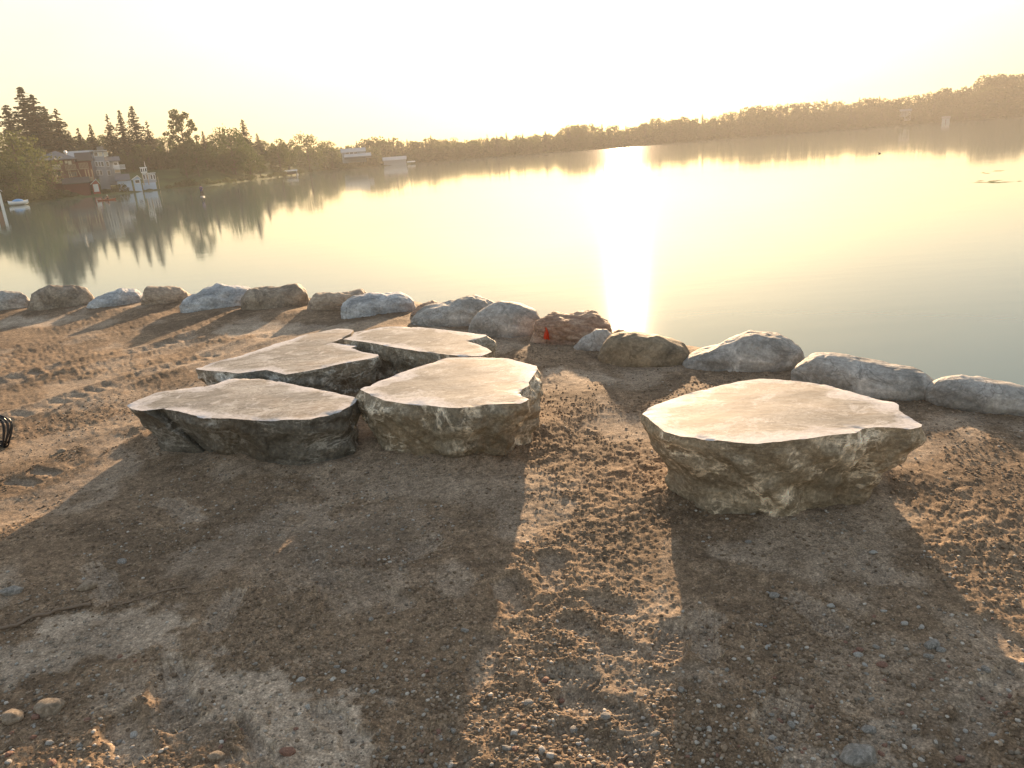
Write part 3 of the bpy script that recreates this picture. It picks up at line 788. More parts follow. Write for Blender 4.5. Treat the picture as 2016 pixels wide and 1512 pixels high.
# back row that closes the wood on the left shore
r_ = random.Random(3)
for px in list(range(-150, 560, 20)):
    py = np.interp(px, [a for a, b in SKYL], [b for a, b in SKYL]) + r_.uniform(0, 14)
    tree_px('leafy_tree', r_.choice(lea), px + r_.uniform(-6, 6), py, r_.uniform(60, 75), 'hazy leafy tree in the wood behind the houses on left shore', 'trees in the wood behind the left shore houses', r_.uniform(1.0, 1.3))
for px in list(range(-150, 150, 24)) + list(range(235, 560, 18)):
    lo = np.interp(px, [0, 240, 420, 560], [300, 295, 300, 295])
    tree_px('leafy_tree', r_.choice(lea), px + r_.uniform(-6, 6), lo + r_.uniform(-14, 12), r_.uniform(40, 52) if px < 360 else r_.uniform(14, 36), 'mid height leafy tree in front of the wood on left shore', 'mid height trees on the left shore', r_.uniform(0.9, 1.25))
# far shore, three rows
for row, (off, step) in enumerate(((8, 19), (30, 18), (58, 15))):
    px = 655.0
    while px < 2120:
        b, d = on_shore(px, off)
        zt = sky_z(px, shore_d(px) + 60)
        if row == 2: ht = sky_z(px, d) - b.z + r_.uniform(-3.2, 1.0)
        else: ht = min(r_.uniform(8.5, 13.5), (zt - b.z) * 0.85)
        if row == 0 and (672 < px < 735 or 752 < px < 806 or 1768 < px < 1796): ht = 0
        if row == 1 and 668 < px < 735: ht = 0
        if ht > 3:
            lab = ['leafy tree in the front row along the far waterline', 'leafy tree on the middle slope of the far shore', 'hazy tree on the skyline of the far shore'][row]
            side = ' left of the sun glare' if px < 1100 else (' in the sun glare' if px < 1420 else ' right of the sun glare')
            if r_.random() < 0.13: tree('spruce_tree', r_.choice(spr), b - Vector((0, 0, 0.5)), ht * 1.15, lab.replace('leafy tree', 'pointed conifer').replace('hazy tree', 'pointed conifer') + side, 'far shore conifers' + side, 1.1)
            else: tree('far_shore_tree', r_.choice(far_l), b - Vector((0, 0, 0.5)), ht, lab + side, ['front row', 'middle row', 'skyline row'][row] + ' trees on the far shore' + side, r_.uniform(0.9, 1.25))
        px += step * r_.uniform(0.75, 1.25) * (420 / max(350, d)) ** 0.6
for px, off, ht in ((676, 10, 5), (688, 8, 4), (700, 12, 5), (712, 9, 4.2), (724, 11, 5.5), (733, 8, 6)):
    b, d = on_shore(px, off)
    tree('far_shore_tree', r_.choice(far_l), b - Vector((0, 0, 0.4)), ht, 'low rounded tree on the bank below the hazy pale cottage', 'low trees below the pale cottage', 1.5)
# shrubs along the left waterline
for px in list(range(60, 150, 12)) + list(range(200, 240, 12)) + list(range(330, 640, 14)):
    b, d = on_shore(px + r_.uniform(-4, 4), r_.uniform(2, 5))
    tree('shrub', r_.choice(bush), b - Vector((0, 0, 0.3)), r_.uniform(1.2, 2.6), 'low shrub hanging over the left shore waterline', 'shrubs along the left waterline', 1.0, 'shrub')
# understorey: a mass of foliage that nobody could count
def woods(name, px0, px1, n, offr, hr, size, label):
    C = []; A = []; B = []
    g = np.random.default_rng(abs(px0) + 5)
    for k in range(n):
        px = g.uniform(px0, px1); off = g.uniform(*offr)
        if 672 < px < 735 and off < 45: continue
        if 752 < px < 806 and off < 14: continue
        b, d = on_shore(px, off)
        c = np.array([b.x, b.y, b.z + g.uniform(*hr) * (0.4 + 0.6 * math.sin(px * 0.13) ** 2)])
        u = g.normal(size=3); u /= np.linalg.norm(u); v = np.cross(u, g.normal(size=3)); v /= np.linalg.norm(v)
        s_ = size * g.uniform(0.5, 1.2)
        C.append(c); A.append(u * s_); B.append(v * s_)
    o = link(name, quads_mesh(name, C, A, B, M['leaf'])); o['kind'] = 'stuff'; o['label'] = label; o['category'] = 'undergrowth'
woods('undergrowth', 640, 2150, 16000, (1.5, 58), (0, 5), 0.9, 'hazy undergrowth between the trees of the far shore')
woods('undergrowth', -150, 100, 5000, (30, 75), (0, 7), 0.5, 'dark undergrowth among the trees behind the left shore')
woods('undergrowth', 235, 650, 8000, (40, 75), (0, 7), 0.55, 'undergrowth at the foot of the trees above the lawn')

# ------------------------------------------------------------------ buildings on the far shores
class Facade:
    """local frame facing the camera: x to the right, y away, z up; origin at a photo pixel and a distance"""
    def __init__(s, name, label, cat, px, py, d, yaw=0.0, group=None):
        s.o = D(px, py, d); s.d = d; s.px0 = px; s.py0 = py
        az = math.atan2(s.o.x, s.o.y)
        s.k = math.hypot(s.o.x, s.o.y) / F * 1.0 / math.cos(az) * 1.0
        s.k = (D(px + 1, py, d) - s.o).length * math.cos(0)
        s.root = thing(name, label, cat, s.o, -az + yaw, group)
        s.u = Vector((math.cos(az), -math.sin(az), 0))
    def xz(s, px, py):
        q = D(px, py, s.d); dv = q - s.o
        return dv.dot(s.u), dv.z
def rect(Fc, a, b):
    x0, z1 = Fc.xz(*a); x1, z0 = Fc.xz(*b)
    return x0, x1, z0, z1
def zpx(u, v):   # pixel in the enlarged crop of the left shore -> photo pixel
    return u / 4.8, 150 + v / 4.8
def part_box(name, mat, parent, x0, x1, y0, y1, z0, z1, sub=None):
    return MB().box(x0, x1, y0, y1, z0, z1).obj(name, mat, parent)
def window(parent, x, z, w_, h_, y=0.0, pane='glass', frame='white'):
    fr_ = MB(); t = 0.11
    fr_.box(x - w_ / 2 - t, x + w_ / 2 + t, y - 0.08, y + 0.02, z - h_ / 2 - t, z - h_ / 2)
    fr_.box(x - w_ / 2 - t, x + w_ / 2 + t, y - 0.08, y + 0.02, z + h_ / 2, z + h_ / 2 + t)
    fr_.box(x - w_ / 2 - t, x - w_ / 2, y - 0.08, y + 0.02, z - h_ / 2, z + h_ / 2)
    fr_.box(x + w_ / 2, x + w_ / 2 + t, y - 0.08, y + 0.02, z - h_ / 2, z + h_ / 2)
    f = fr_.obj('window', M[frame], parent)
    MB().box(x - w_ / 2, x + w_ / 2, y - 0.03, y + 0.01, z - h_ / 2, z + h_ / 2).obj('pane', M[pane], f)
    return f
def gable(parent, x0, x1, y0, y1, z0, zr, mat, over=0.4, along='x'):
    m = MB(); t = 0.18
    if along == 'x':      # ridge parallel to the facade
        ym = (y0 + y1) / 2
        poly = [(y0 - over, z0 - 0.1), (ym, zr), (y1 + over, z0 - 0.1), (y1 + over, z0 - 0.1 + t), (ym, zr + t), (y0 - over, z0 - 0.1 + t)]
        m.prismx(poly, x0 - over, x1 + over)
    else:
        xm = (x0 + x1) / 2
        poly = [(x0 - over, z0 - 0.1), (xm, zr), (x1 + over, z0 - 0.1), (x1 + over, z0 - 0.1 + t), (xm, zr + t), (x0 - over, z0 - 0.1 + t)]
        m.prism(poly, y0 - over, y1 + over)
    return m.obj('roof', M[mat], parent)

# grey tower house
d0 = 238
f = Facade('house', 'grey sided house with a three storey tower and white framed windows above the red boathouse', 'house', 200, 350, d0)
x0, x1, z0, z1 = rect(f, zpx(885, 735), zpx(1035, 1000))
body = MB().box(x0, x1, 0, 7, z0 - 2, z1 + 0.6).obj('wall', M['gray_siding'], f.root)
MB().box(x0 - 0.9, x1 + 1.0, -0.7, 7.6, z1 + 0.6, z1 + 0.85).obj('roof', M['roof_pale'], f.root)
tw = (x1 - x0)
for zi, (v, lst) in enumerate(((738, ((905, 'glass'), (948, 'pale_pane'), (998, 'pale_pane'))), (830, ((915, 'glass'), (940, 'glass'), (965, 'glass'), (1017, 'glass'))), (912, ((930, 'glass'), (952, 'glass'), (1030, 'glass'))))):  # two pale panes in the top row: bright reflections put into the colour
    for u_, pn in lst:
        x, z = f.xz(*zpx(u_, v)); window(f.root, x, z, 0.62 if zi else 0.85, 1.15 if zi else 0.85, 0.0, pn)
a0, a1, b0, b1 = rect(f, zpx(640, 790), zpx(880, 900))
MB().box(a0, x0, 1.2, 7.5, b0 - 2, b1).obj('wall', M['gray_siding'], f.root)
MB().prismx([(0.6, b1), (4.3, b1 + 2.0), (8.0, b1), (8.0, b1 + 0.2), (4.3, b1 + 2.2), (0.6, b1 + 0.2)], a0, x0).obj('roof', M['roof_pale'], f.root)
x, z = f.xz(*zpx(735, 745)); window(f.root, x, z, 0.7, 0.6, 1.4, 'glass')
a0, a1, b0, b1 = rect(f, zpx(1040, 806), zpx(1150, 950))
MB().box(x1, a1, 1.0, 6.5, b0 - 2, b1).obj('wall', M['gray_siding'], f.root)
MB().prismx([(0.0, b1), (3.7, b1 + 1.1), (7.0, b1), (7.0, b1 + 0.16), (3.7, b1 + 1.3), (0.0, b1 + 0.16)], x1, a1 + 0.5).obj('roof', M['roof_gray'], f.root)
x, z = f.xz(*zpx(1095, 830)); window(f.root, x, z, 0.8, 0.8, 0.98, 'glass')
x, z = f.xz(*zpx(1110, 898)); window(f.root, x, z, 1.2, 0.6, 0.98, 'pale_pane')
a0, a1, b0, b1 = rect(f, zpx(1068, 842), zpx(1185, 870))
bal = MB().box(a0, a1, -1.0, 0.9, b0 - 0.15, b0).obj('balcony', M['white'], f.root)
rb_ = MB().box(a0, a1, -1.0, -0.92, b1 - 0.08, b1)
for k in range(14): rb_.box(a0 + (a1 - a0) * k / 13.5, a0 + (a1 - a0) * k / 13.5 + 0.09, -0.99, -0.93, b0, b1 - 0.08)
rb_.obj('railing', M['white'], bal)
MB().box(x0 + 1.0, x0 + 2.6, 3, 4.2, z1 + 0.85, z1 + 1.9).obj('chimney', M['stonework'], f.root)

# brown house with hipped roof
f = Facade('house', 'red brown house with a grey hipped roof and wooden balconies left of the tower', 'house', 110, 352, 228)
x0, x1, z0, z1 = rect(f, zpx(300, 800), zpx(745, 975))
MB().box(x0, x1, 0, 9, z0 - 2.5, z1).obj('wall', M['brown_wall'], f.root)
xr, zr = f.xz(*zpx(440, 728))
hm = MB(); o_ = 0.7
hm.add([(x0 - o_, -o_, z1), (x1 + o_, -o_, z1), (x1 + o_, 9 + o_, z1), (x0 - o_, 9 + o_, z1), (x0 + 5.5, 4.5, zr + 0.6), (x1 - 4.5, 4.5, zr + 0.3), (x0 - o_, -o_, z1 - 0.2), (x1 + o_, -o_, z1 - 0.2), (x1 + o_, 9 + o_, z1 - 0.2), (x0 - o_, 9 + o_, z1 - 0.2)],
       [(0, 1, 5, 4), (1, 2, 5), (2, 3, 4, 5), (3, 0, 4), (6, 7, 1, 0), (7, 8, 2, 1), (8, 9, 3, 2), (9, 6, 0, 3), (9, 8, 7, 6)])
rf = hm.obj('roof', M['roof_gray'], f.root)
xc, zc = f.xz(*zpx(622, 740))
MB().cone((xc, 3, zc - 1.2), (xc, 3, zc + 0.6), 0.22, 0.22, 8).obj('chimney_pipe', M['roof_pale'], rf)
MB().cone((xc, 3, zc + 0.6), (xc + 0.1, 3, zc + 1.1), 0.45, 0.2, 8).obj('chimney_cowl', M['white'], rf)
for u_, v, w_, h_, pn in ((535, 858, 1.6, 1.0, 'pale_pane'), (575, 812, 0.5, 0.6, 'pale_pane'), (625, 812, 0.5, 0.6, 'pale_pane'), (660, 818, 0.7, 0.9, 'pale_pane'), (540, 925, 1.6, 0.9, 'glass'), (690, 925, 1.5, 0.9, 'glass'), (400, 850, 0.9, 1.0, 'glass')):
    x, z = f.xz(*zpx(u_, v)); window(f.root, x, z, w_, h_, 0.0, pn, 'wood')
for (a, b) in (((500, 838), (580, 880)), ((610, 838), (722, 878)), ((740, 822), (836, 868))):
    a0, a1, b0, b1 = rect(f, zpx(*a), zpx(*b))
    bal = MB().box(a0, a1, -1.3, 0.0, b0 - 0.15, b0).obj('balcony', M['wood'], f.root)
    rl = MB().box(a0, a1, -1.3, -1.22, b1 - 0.1, b1)
    n_ = int((a1 - a0) / 0.32)
    for k in range(n_ + 1): rl.box(a0 + (a1 - a0 - 0.14) * k / n_, a0 + (a1 - a0 - 0.14) * k / n_ + 0.14, -1.29, -1.23, b0, b1 - 0.1)
    rl.obj('railing', M['wood'], bal)
for u_, lean in ((510, 0), (640, 0), (655, 0.3), (730, 0.7), (800, 0), (828, 0), (860, 0)):
    x, zt = f.xz(*zpx(u_, 880)); _, zb_ = f.xz(*zpx(u_, 975))
    MB().cone((x + lean, -1.2, zb_ - 0.6), (x, -1.2, zt), 0.12, 0.12, 6).obj('post', M['wood'], f.root)
a0, a1, b0, b1 = rect(f, zpx(690, 808), zpx(900, 980))
MB().box(x1, a1, 1.0, 7.5, b0 - 2.5, b1).obj('wall', M['dark_red'], f.root)
MB().prismx([(0.2, b1), (4.0, b1 + 2.0), (8.3, b1), (8.3, b1 + 0.16), (4.0, b1 + 2.2), (0.2, b1 + 0.16)], x1 + 0.3, a1 + 0.5).obj('roof', M['roof_dark'], f.root)
a0, a1, b0, b1 = rect(f, zpx(520, 968), zpx(880, 985))
MB().box(a0, a1, -3.0, 0.0, b0 - 0.1, b1 - 0.2).obj('deck', M['wood'], f.root)

# red boathouse
f = Facade('boathouse', 'small red gabled boathouse with a white door at the waterline', 'boathouse', 188, 378, shore_d(188) + 4)
x0, x1, z0, z1 = rect(f, zpx(866, 1018), zpx(950, 1098)); xp, zp = f.xz(*zpx(905, 978))
MB().prism([(x0, z0 - 1), (x1, z0 - 1), (x1, z1), (xp, zp - 0.1), (x0, z1)], 0, 5).obj('wall', M['red_wall'], f.root)
t_ = 0.22
MB().prism([(x0 - 0.3, z1 - 0.25), (xp, zp), (x1 + 0.3, z1 - 0.25), (x1 + 0.3, z1 - 0.25 + t_), (xp, zp + t_), (x0 - 0.3, z1 - 0.25 + t_)], -0.3, 5.2).obj('roof', M['white'], f.root)
a0, a1, b0, b1 = rect(f, zpx(876, 1022), zpx(940, 1090))
MB().box(a0, a1, -0.06, 0.01, b0, b1).obj('door', M['white'], f.root)
f = Facade('boathouse', 'long low dark red boathouse with a dark roof, left of the white door', 'boathouse', 150, 380, shore_d(150) + 6)
x0, x1, z0, z1 = rect(f, zpx(605, 1022), zpx(862, 1112))
MB().box(x0, x1, 0, 5, z0 - 1, z1).obj('wall', M['dark_red'], f.root)
gable(f.root, x0, x1, 0, 5, z1, z1 + 1.3, 'roof_dark')
# blue boathouse
f = Facade('boathouse', 'pale blue boathouse with a grey roof and a small white gable', 'boathouse', 250, 372, shore_d(250) + 4)
x0, x1, z0, z1 = rect(f, zpx(1105, 990), zpx(1255, 1065))
MB().box(x0, x1, 0, 6, z0 - 1, z1).obj('wall', M['blue_wall'], f.root)
gable(f.root, x0, x1 - 0.5, 0, 6, z1, z1 + 1.5, 'roof_gray')
a0, a1, b0, b1 = rect(f, zpx(1256, 975), zpx(1342, 1060)); xp, zp = f.xz(*zpx(1298, 945))
MB().prism([(a0, b0 - 1), (a1, b0 - 1), (a1, b1), (xp, zp - 0.1), (a0, b1)], -0.4, 4).obj('annex', M['blue_wall'], f.root)
MB().prism([(a0 - 0.3, b1 - 0.2), (xp, zp), (a1 + 0.3, b1 - 0.2), (a1 + 0.3, b1 + 0.05), (xp, zp + 0.25), (a0 - 0.3, b1 + 0.05)], -0.8, 4.2).obj('annex_roof', M['white'], f.root)
x, z = f.xz(*zpx(1298, 995)); window(f.root, x, z, 1.0, 0.7, -0.42, 'glass')
# blue shed with arched windows and deck
f = Facade('shed', 'pale blue waterside shed with white arched windows above, right of the blue boathouse', 'shed', 290, 370, shore_d(290) + 4)
x0, x1, z0, z1 = rect(f, zpx(1390, 1008), zpx(1482, 1056))
MB().box(x0 - 1.2, x1, 0, 4, z0 - 1, z1).obj('wall', M['blue_wall'], f.root)
a0, a1, b0, b1 = rect(f, zpx(1345, 925), zpx(1478, 985))
up = MB().box(a0, a1, 0.8, 4.2, z1, b1).obj('upper_wall', M['gray_siding'], f.root)
MB().box(a0 - 0.2, a1 + 0.2, 0.5, 4.4, b1, b1 + 0.18).obj('roof', M['white'], f.root)
for u_ in (1362, 1392, 1432, 1458):
    x, z = f.xz(*zpx(u_, 952)); window(f.root, x, z, 0.42, 1.1, 0.8, 'glass')
x, zt = f.xz(*zpx(1487, 950)); _, zb_ = f.xz(*zpx(1487, 1055))
MB().cone((x, 0, zb_ - 0.5), (x, 0, zt), 0.1, 0.1, 6).obj('post', M['wood'], f.root)
# lookout box with mast
f = Facade('lookout', 'small white lookout box with windows and a mast behind the blue shed', 'lookout', 283, 340, 222)
x0, x1, z0, z1 = rect(f, zpx(1322, 862), zpx(1392, 912))
MB().box(x0, x1, 0, 2.2, z0, z1 - 0.15).obj('wall', M['white'], f.root)
MB().box(x0 - 0.15, x1 + 0.15, -0.15, 2.4, z1 - 0.15, z1).obj('roof', M['white'], f.root)
for k in range(3):
    window(f.root, x0 + (x1 - x0) * (0.2 + 0.3 * k), (z0 + z1) / 2, 0.42, 0.8, -0.01, 'glass')
xm, zm = f.xz(*zpx(1362, 805))
MB().cone((xm, 1, z1), (xm, 1, zm), 0.07, 0.03, 6).obj('mast', M['white'], f.root)
for xx in (x0 + 0.15, x1 - 0.15): MB().cone((xx, 0.3, z0 - 3), (xx, 0.3, z0), 0.1, 0.1, 6).obj('leg', M['wood'], f.root)
# far cottages
def z2(u, v): return 380 + u / 4.2, 180 + v / 4.2
f = Facade('cottage', 'hazy pale cottage with a long light roof among trees of the far shore', 'house', 696, 312, 395)
x0, x1, z0, z1 = rect(f, z2(1228, 508), z2(1430, 545))
MB().box(x0, x1, 0, 8, z0 - 2, z1).obj('wall', M['gray_siding'], f.root)
gable(f.root, x0, x1, 0, 8, z1, z1 + 1.7, 'roof_pale', 0.4)
a0, a1, b0, b1 = rect(f, z2(1252, 548), z2(1480, 590))
MB().box(a0, a1, -5, -0.6, b1 - 0.9, b1).obj('porch', M['roof_gray'], f.root)
MB().prismx([(-5.6, b1), (-0.2, b1 + 1.4), (-0.2, b1 + 1.6), (-5.6, b1 + 0.2)], a0, a1).obj('porch_roof', M['roof_pale'], f.root)
for u_ in (1275, 1310, 1345):
    x, z = f.xz(*z2(u_, 512)); window(f.root, x, z, 1.6, 0.9, -0.02, 'glass')
f = Facade('boathouse', 'low boathouse with a pale metal roof and a short ramp on the far waterline', 'boathouse', 778, 322, shore_d(778) - 2)
x0, x1, z0, z1 = rect(f, z2(1575, 575), z2(1765, 604))
MB().box(x0, x1, 0.5, 8, WATER - f.o.z - 0.3, z1).obj('wall', M['gray_siding'], f.root)
gable(f.root, x0, x1, 0.5, 8, z1, z1 + 1.9, 'roof_pale', 0.5)
a0, a1, b0, b1 = rect(f, z2(1770, 577), z2(1838, 583))
MB().box(a0, a1, 1, 3, b0, b1).obj('ramp', M['white'], f.root)
def z3(u, v): return 1300 + u / 2.816, 100 + v / 2.816
f = Facade('cottage', 'hazy cottage with white porch posts among trees right of the sun', 'house', 1782, 228, shore_d(1782) + 14)
x0, x1, z0, z1 = rect(f, z3(1330, 338), z3(1388, 372))
MB().box(x0, x1, 1.5, 8, z0 - 2, z1).obj('wall', M['gray_siding'], f.root)
gable(f.root, x0, x1, 0, 8, z1, z1 + 1.8, 'roof_gray', 0.6)
for k in range(5): MB().box(x0 + (x1 - x0) * k / 4 - 0.15, x0 + (x1 - x0) * k / 4 + 0.15, -0.2, 0.1, z0 - 2, z1).obj('post', M['roof_gray'], f.root)
f = Facade('boathouse', 'tiny pale boathouse on the right far waterline', 'boathouse', 1862, 240, shore_d(1862) - 2)
x0, x1, z0, z1 = rect(f, z3(1562, 376), z3(1604, 393))
MB().box(x0, x1, 0, 6, z0 - 0.8, z1).obj('wall', M['gray_siding'], f.root)
gable(f.root, x0, x1, 0, 6, z1, z1 + 1.5, 'roof_gray')
MB().box(x0 + 3, x1 - 3, -0.05, 0.0, z0 - 0.8, z1 - 0.8).obj('door', M['dark_red'], f.root)

# canopied boat lift
f = Facade('boat_lift', 'boat lift with a white canopy on posts beside the left shore', 'boat lift', 570, 348, shore_d(570) - 5)
x0, x1, z0, z1 = rect(f, z2(725, 655), z2(872, 712))
zw = WATER - f.o.z
cn = MB(); n_ = 10
pl = [(-1.6 + 3.2 * k / n_, z1 - 0.45 + 0.45 * math.sin(math.pi * k / n_)) for k in range(n_ + 1)]
cn.prismx([(a + 1.6, b) for a, b in pl] + [(a + 1.6, b - 0.08) for a, b in pl[::-1]], x0, x1)
cn.obj('canopy', M['white'], f.root)
for xx in (x0 + 0.4, x1 - 0.4):
    for yy in (0.1, 3.1): MB().cone((xx, yy, zw - 1), (xx, yy, z1 - 0.4), 0.08, 0.08, 6).obj('post', M['roof_pale'], f.root)
def hull_mesh(name, L, Wd, Hh, mat, sheer=0.25, n=14, deck=True):
    V = []; Fc = []
    for i in range(n + 1):
        t = i / n; x = -L / 2 + L * t
        w_ = Wd / 2 * (1 - abs(2 * t - 1) ** 2.6) + 0.01
        zt = Hh + sheer * Hh * (abs(2 * t - 1) ** 2)
        zk = Hh * 0.5 * abs(2 * t - 1) ** 5
        V += [(x, -w_, zt), (x, -w_ * 0.75, Hh * 0.35 + zk * 0.5), (x, 0, zk), (x, w_ * 0.75, Hh * 0.35 + zk * 0.5), (x, w_, zt), (x, 0, zt - 0.06 if deck else zt)]
    for i in range(n):
        for k in range(6):
            a = i * 6 + k; b = i * 6 + (k + 1) % 6
            Fc.append((a, b, b + 6, a + 6))
    Fc += [tuple(range(6)), tuple(n * 6 + k for k in range(5, -1, -1))]
    return mesh_np(name, V, Fc, mat, True)
M['navy'] = simple('dark_hull_paint', (0.06, 0.07, 0.09), 0.4)
M['blue_cover'] = simple('blue_boat_cover', (0.12, 0.33, 0.62), 0.6)
M['orange'] = simple('orange_plastic', (0.32, 0.09, 0.04), 0.5)
M['purple'] = simple('dark_blue_jacket', (0.09, 0.09, 0.20), 0.8)
M['skin'] = simple('skin', (0.42, 0.26, 0.19), 0.6)
M['dark_cloth'] = simple('dark_cloth', (0.05, 0.05, 0.06), 0.9)
o = thing('motor_boat', 'dark motor boat hanging under the white canopy of the lift', 'boat', f.o + f.u * ((x0 + x1) / 2) + Vector((0, 1.6, zw + 0.5)), f.root.rotation_euler.z)
link('hull', hull_mesh('hull', (x1 - x0) * 0.8, 2.0, 0.9, M['navy']), o)
MB().box(-1.2, 0.4, -0.7, 0.7, 0.85, 1.5).obj('cabin', M['gray_siding'], o)
o = thing('buoy', 'small white float at the right end of the boat lift', 'buoy', D(586, 347, shore_d(586) - 8) * 1.0)
o.location.z = WATER
link('float', mesh_np('float', *(lambda m: (np.array(m.v), m.f))(MB().cone((0, 0, -0.2), (0, 0, 0.5), 0.4, 0.45, 10)), M['white'], True), o)
MB().cone((0, 0, 0.5), (0, 0, 1.4), 0.05, 0.05, 6).obj('pole', M['white'], o)

# moored boat at the left edge
p = P(37.5, 404.0, WATER); dd = math.hypot(p.x, p.y); L = (D(58, 399, dd) - D(17, 399, dd)).length
o = thing('moored_boat', 'white boat under a blue cover moored by the trees at the left edge', 'boat', p, R(32))
link('hull', hull_mesh('hull', L, 1.9, 0.75, M['white'], 0.35), o)
cv = []
for i in range(13):
    t = i / 12; x = -L * 0.32 + L * 0.62 * t; hh = 0.55 * math.sin(math.pi * t) ** 0.5
    for k in range(7):
        a = math.pi * k / 6; cv.append((x, -0.85 * math.cos(a) * (0.6 + 0.4 * math.sin(math.pi * t)), 0.7 + hh * math.sin(a) ** 0.7 if 0 < k < 6 else 0.72))
link('cover', mesh_np('cover', cv, [(i * 7 + k, i * 7 + k + 1, i * 7 + k + 8, i * 7 + k + 7) for i in range(12) for k in range(6)], M['blue_cover'], True), o)
# pale frame at the far left edge
f = Facade('dock_shelter', 'pale wooden dock shelter frame cut by the left edge of the photo', 'shelter', 0, 402, 160)
x0, z1 = f.xz(-22, 380); x1, z0 = f.xz(7, 403)
zw = WATER - f.o.z
MB().box(x1 - 0.45, x1, 0, 0.4, zw - 0.8, z1).obj('post', M['white'], f.root)
MB().box(x0, x0 + 0.4, 0, 0.4, zw - 0.8, z1).obj('post', M['white'], f.root)
MB().prism([(x0 - 0.5, z1), ((x0 + x1) / 2, z1 + 1.0), (x1 + 0.3, z1), (x1 + 0.3, z1 + 0.2), ((x0 + x1) / 2, z1 + 1.2), (x0 - 0.5, z1 + 0.2)], -0.4, 3.4).obj('roof', M['roof_pale'], f.root)
MB().box(x0 + 0.45, x1 - 0.5, 2.6, 2.8, zw + 0.3, z1).obj('back_wall', M['brown_wall'], f.root)

# ------------------------------------------------------------------ people on the water
def skin_body(name, joints, edges, radii, mat, parent):
    me = bpy.data.meshes.new(name); me.from_pydata(joints, edges, []); me.materials.append(mat)
    ob = bpy.data.objects.new(name, me); COL.objects.link(ob); ob.parent = parent
    ob.modifiers.new('skin', 'SKIN')
    for i, r0 in enumerate(radii):
        sv = me.skin_vertices[0].data[i]; sv.radius = (r0, r0); sv.use_root = (i == 0)
    s_ = ob.modifiers.new('smooth', 'SUBSURF'); s_.levels = 1; s_.render_levels = 1
    return ob
def seated_person(label, loc, rotz, jacket, arms, hat=None, kneel=False):
    o = thing('person', label, 'person', loc, rotz)
    j = [(0, 0, 0.12), (0, 0, 0.35), (0.01, 0, 0.56), (0.02, 0, 0.66), (0.03, 0, 0.80),
         (0.02, 0.20, 0.55), arms[0], arms[1], (0.02, -0.20, 0.55), arms[2], arms[3],
         (0.05, 0.10, 0.10), (0.42, 0.13, 0.28), (0.80, 0.10, 0.06), (0.05, -0.10, 0.10), (0.42, -0.13, 0.28), (0.80, -0.10, 0.06)]
    if kneel: j[12] = (0.38, 0.15, 0.06); j[13] = (0.0, 0.17, 0.0); j[15] = (0.38, -0.15, 0.06); j[16] = (0.0, -0.17, 0.0)
    e = [(0, 1), (1, 2), (2, 3), (3, 4), (2, 5), (5, 6), (6, 7), (2, 8), (8, 9), (9, 10), (0, 11), (11, 12), (12, 13), (0, 14), (14, 15), (15, 16)]
    rd = [0.15, 0.14, 0.15, 0.055, 0.10, 0.07, 0.05, 0.035, 0.07, 0.05, 0.035, 0.09, 0.07, 0.05, 0.09, 0.07, 0.05]
    skin_body('body', j, e, rd, M['skin'], o)
    t = MB()
    for z0_, z1_, ra, rb2 in ((0.14, 0.36, 0.19, 0.18), (0.36, 0.60, 0.18, 0.20), (0.60, 0.66, 0.20, 0.09)): t.cone((0.01, 0, z0_), (0.015, 0, z1_), ra, rb2, 10)
    t.obj('jacket', M[jacket], o, True)
    if hat: MB().cone((0.03, 0, 0.83), (0.03, 0, 0.93), 0.115, 0.07, 10).obj('cap', M[hat], o, True)
    else: MB().cone((0.01, 0, 0.80), (0.01, 0, 0.92), 0.115, 0.06, 10).obj('hair', M['dark_cloth'], o, True)
    return o
pk_ = P(210, 394.5, WATER); dk = math.hypot(pk_.x, pk_.y)
kl = (D(231, 394, dk) - D(193, 395, dk)).length
kay = thing('kayak', 'low orange kayak on the misty water in front of the red boathouse', 'kayak', pk_ + Vector((0, 0, -0.06)), R(22))
link('hull', hull_mesh('hull', kl, 0.62, 0.24, M['orange'], 0.5), kay)
MB().cone((-0.1, 0, 0.26), (-0.1, 0, 0.34), 0.30, 0.27, 12).obj('cockpit_rim', M['dark_cloth'], kay)
seated_person('person in a red jacket paddling the low orange kayak', pk_ + Vector((0.25, 0.1, 0.05)), R(202), 'dark_red', [(0.28, 0.28, 0.38), (0.48, 0.25, 0.42), (0.28, -0.28, 0.34), (0.48, -0.25, 0.36)], 'white')
pd = thing('paddle', 'double bladed paddle held across the orange kayak', 'paddle', pk_ + Vector((-0.2, -0.1, 0.42)), R(112))
MB().cone((-1.1, 0, -0.22), (1.1, 0, 0.22), 0.018, 0.018, 6).obj('shaft', M['dark_cloth'], pd)
for s_ in (-1, 1): MB().box(s_ * 1.08 - 0.2, s_ * 1.08 + 0.2, -0.015, 0.015, s_ * 0.22 - 0.08, s_ * 0.22 + 0.08).obj('blade', M['dark_cloth'], pd)
pc_ = P(399, 387.5, WATER)
can = thing('paddleboard', 'white paddleboard seen end on, right of the orange kayak', 'paddleboard', pc_ + Vector((0, 0, -0.06)), R(112))
link('hull', hull_mesh('hull', 3.0, 0.7, 0.14, M['roof_pale'], 0.2), can)
MB().box(-1.2, -1.1, -0.03, 0.03, -0.15, 0.03).obj('fin', M['dark_cloth'], can)
pr = thing('person', 'person in a dark blue jacket standing on the white paddleboard', 'person', pc_ + Vector((-0.05, 0.1, 0.10)), R(-60))
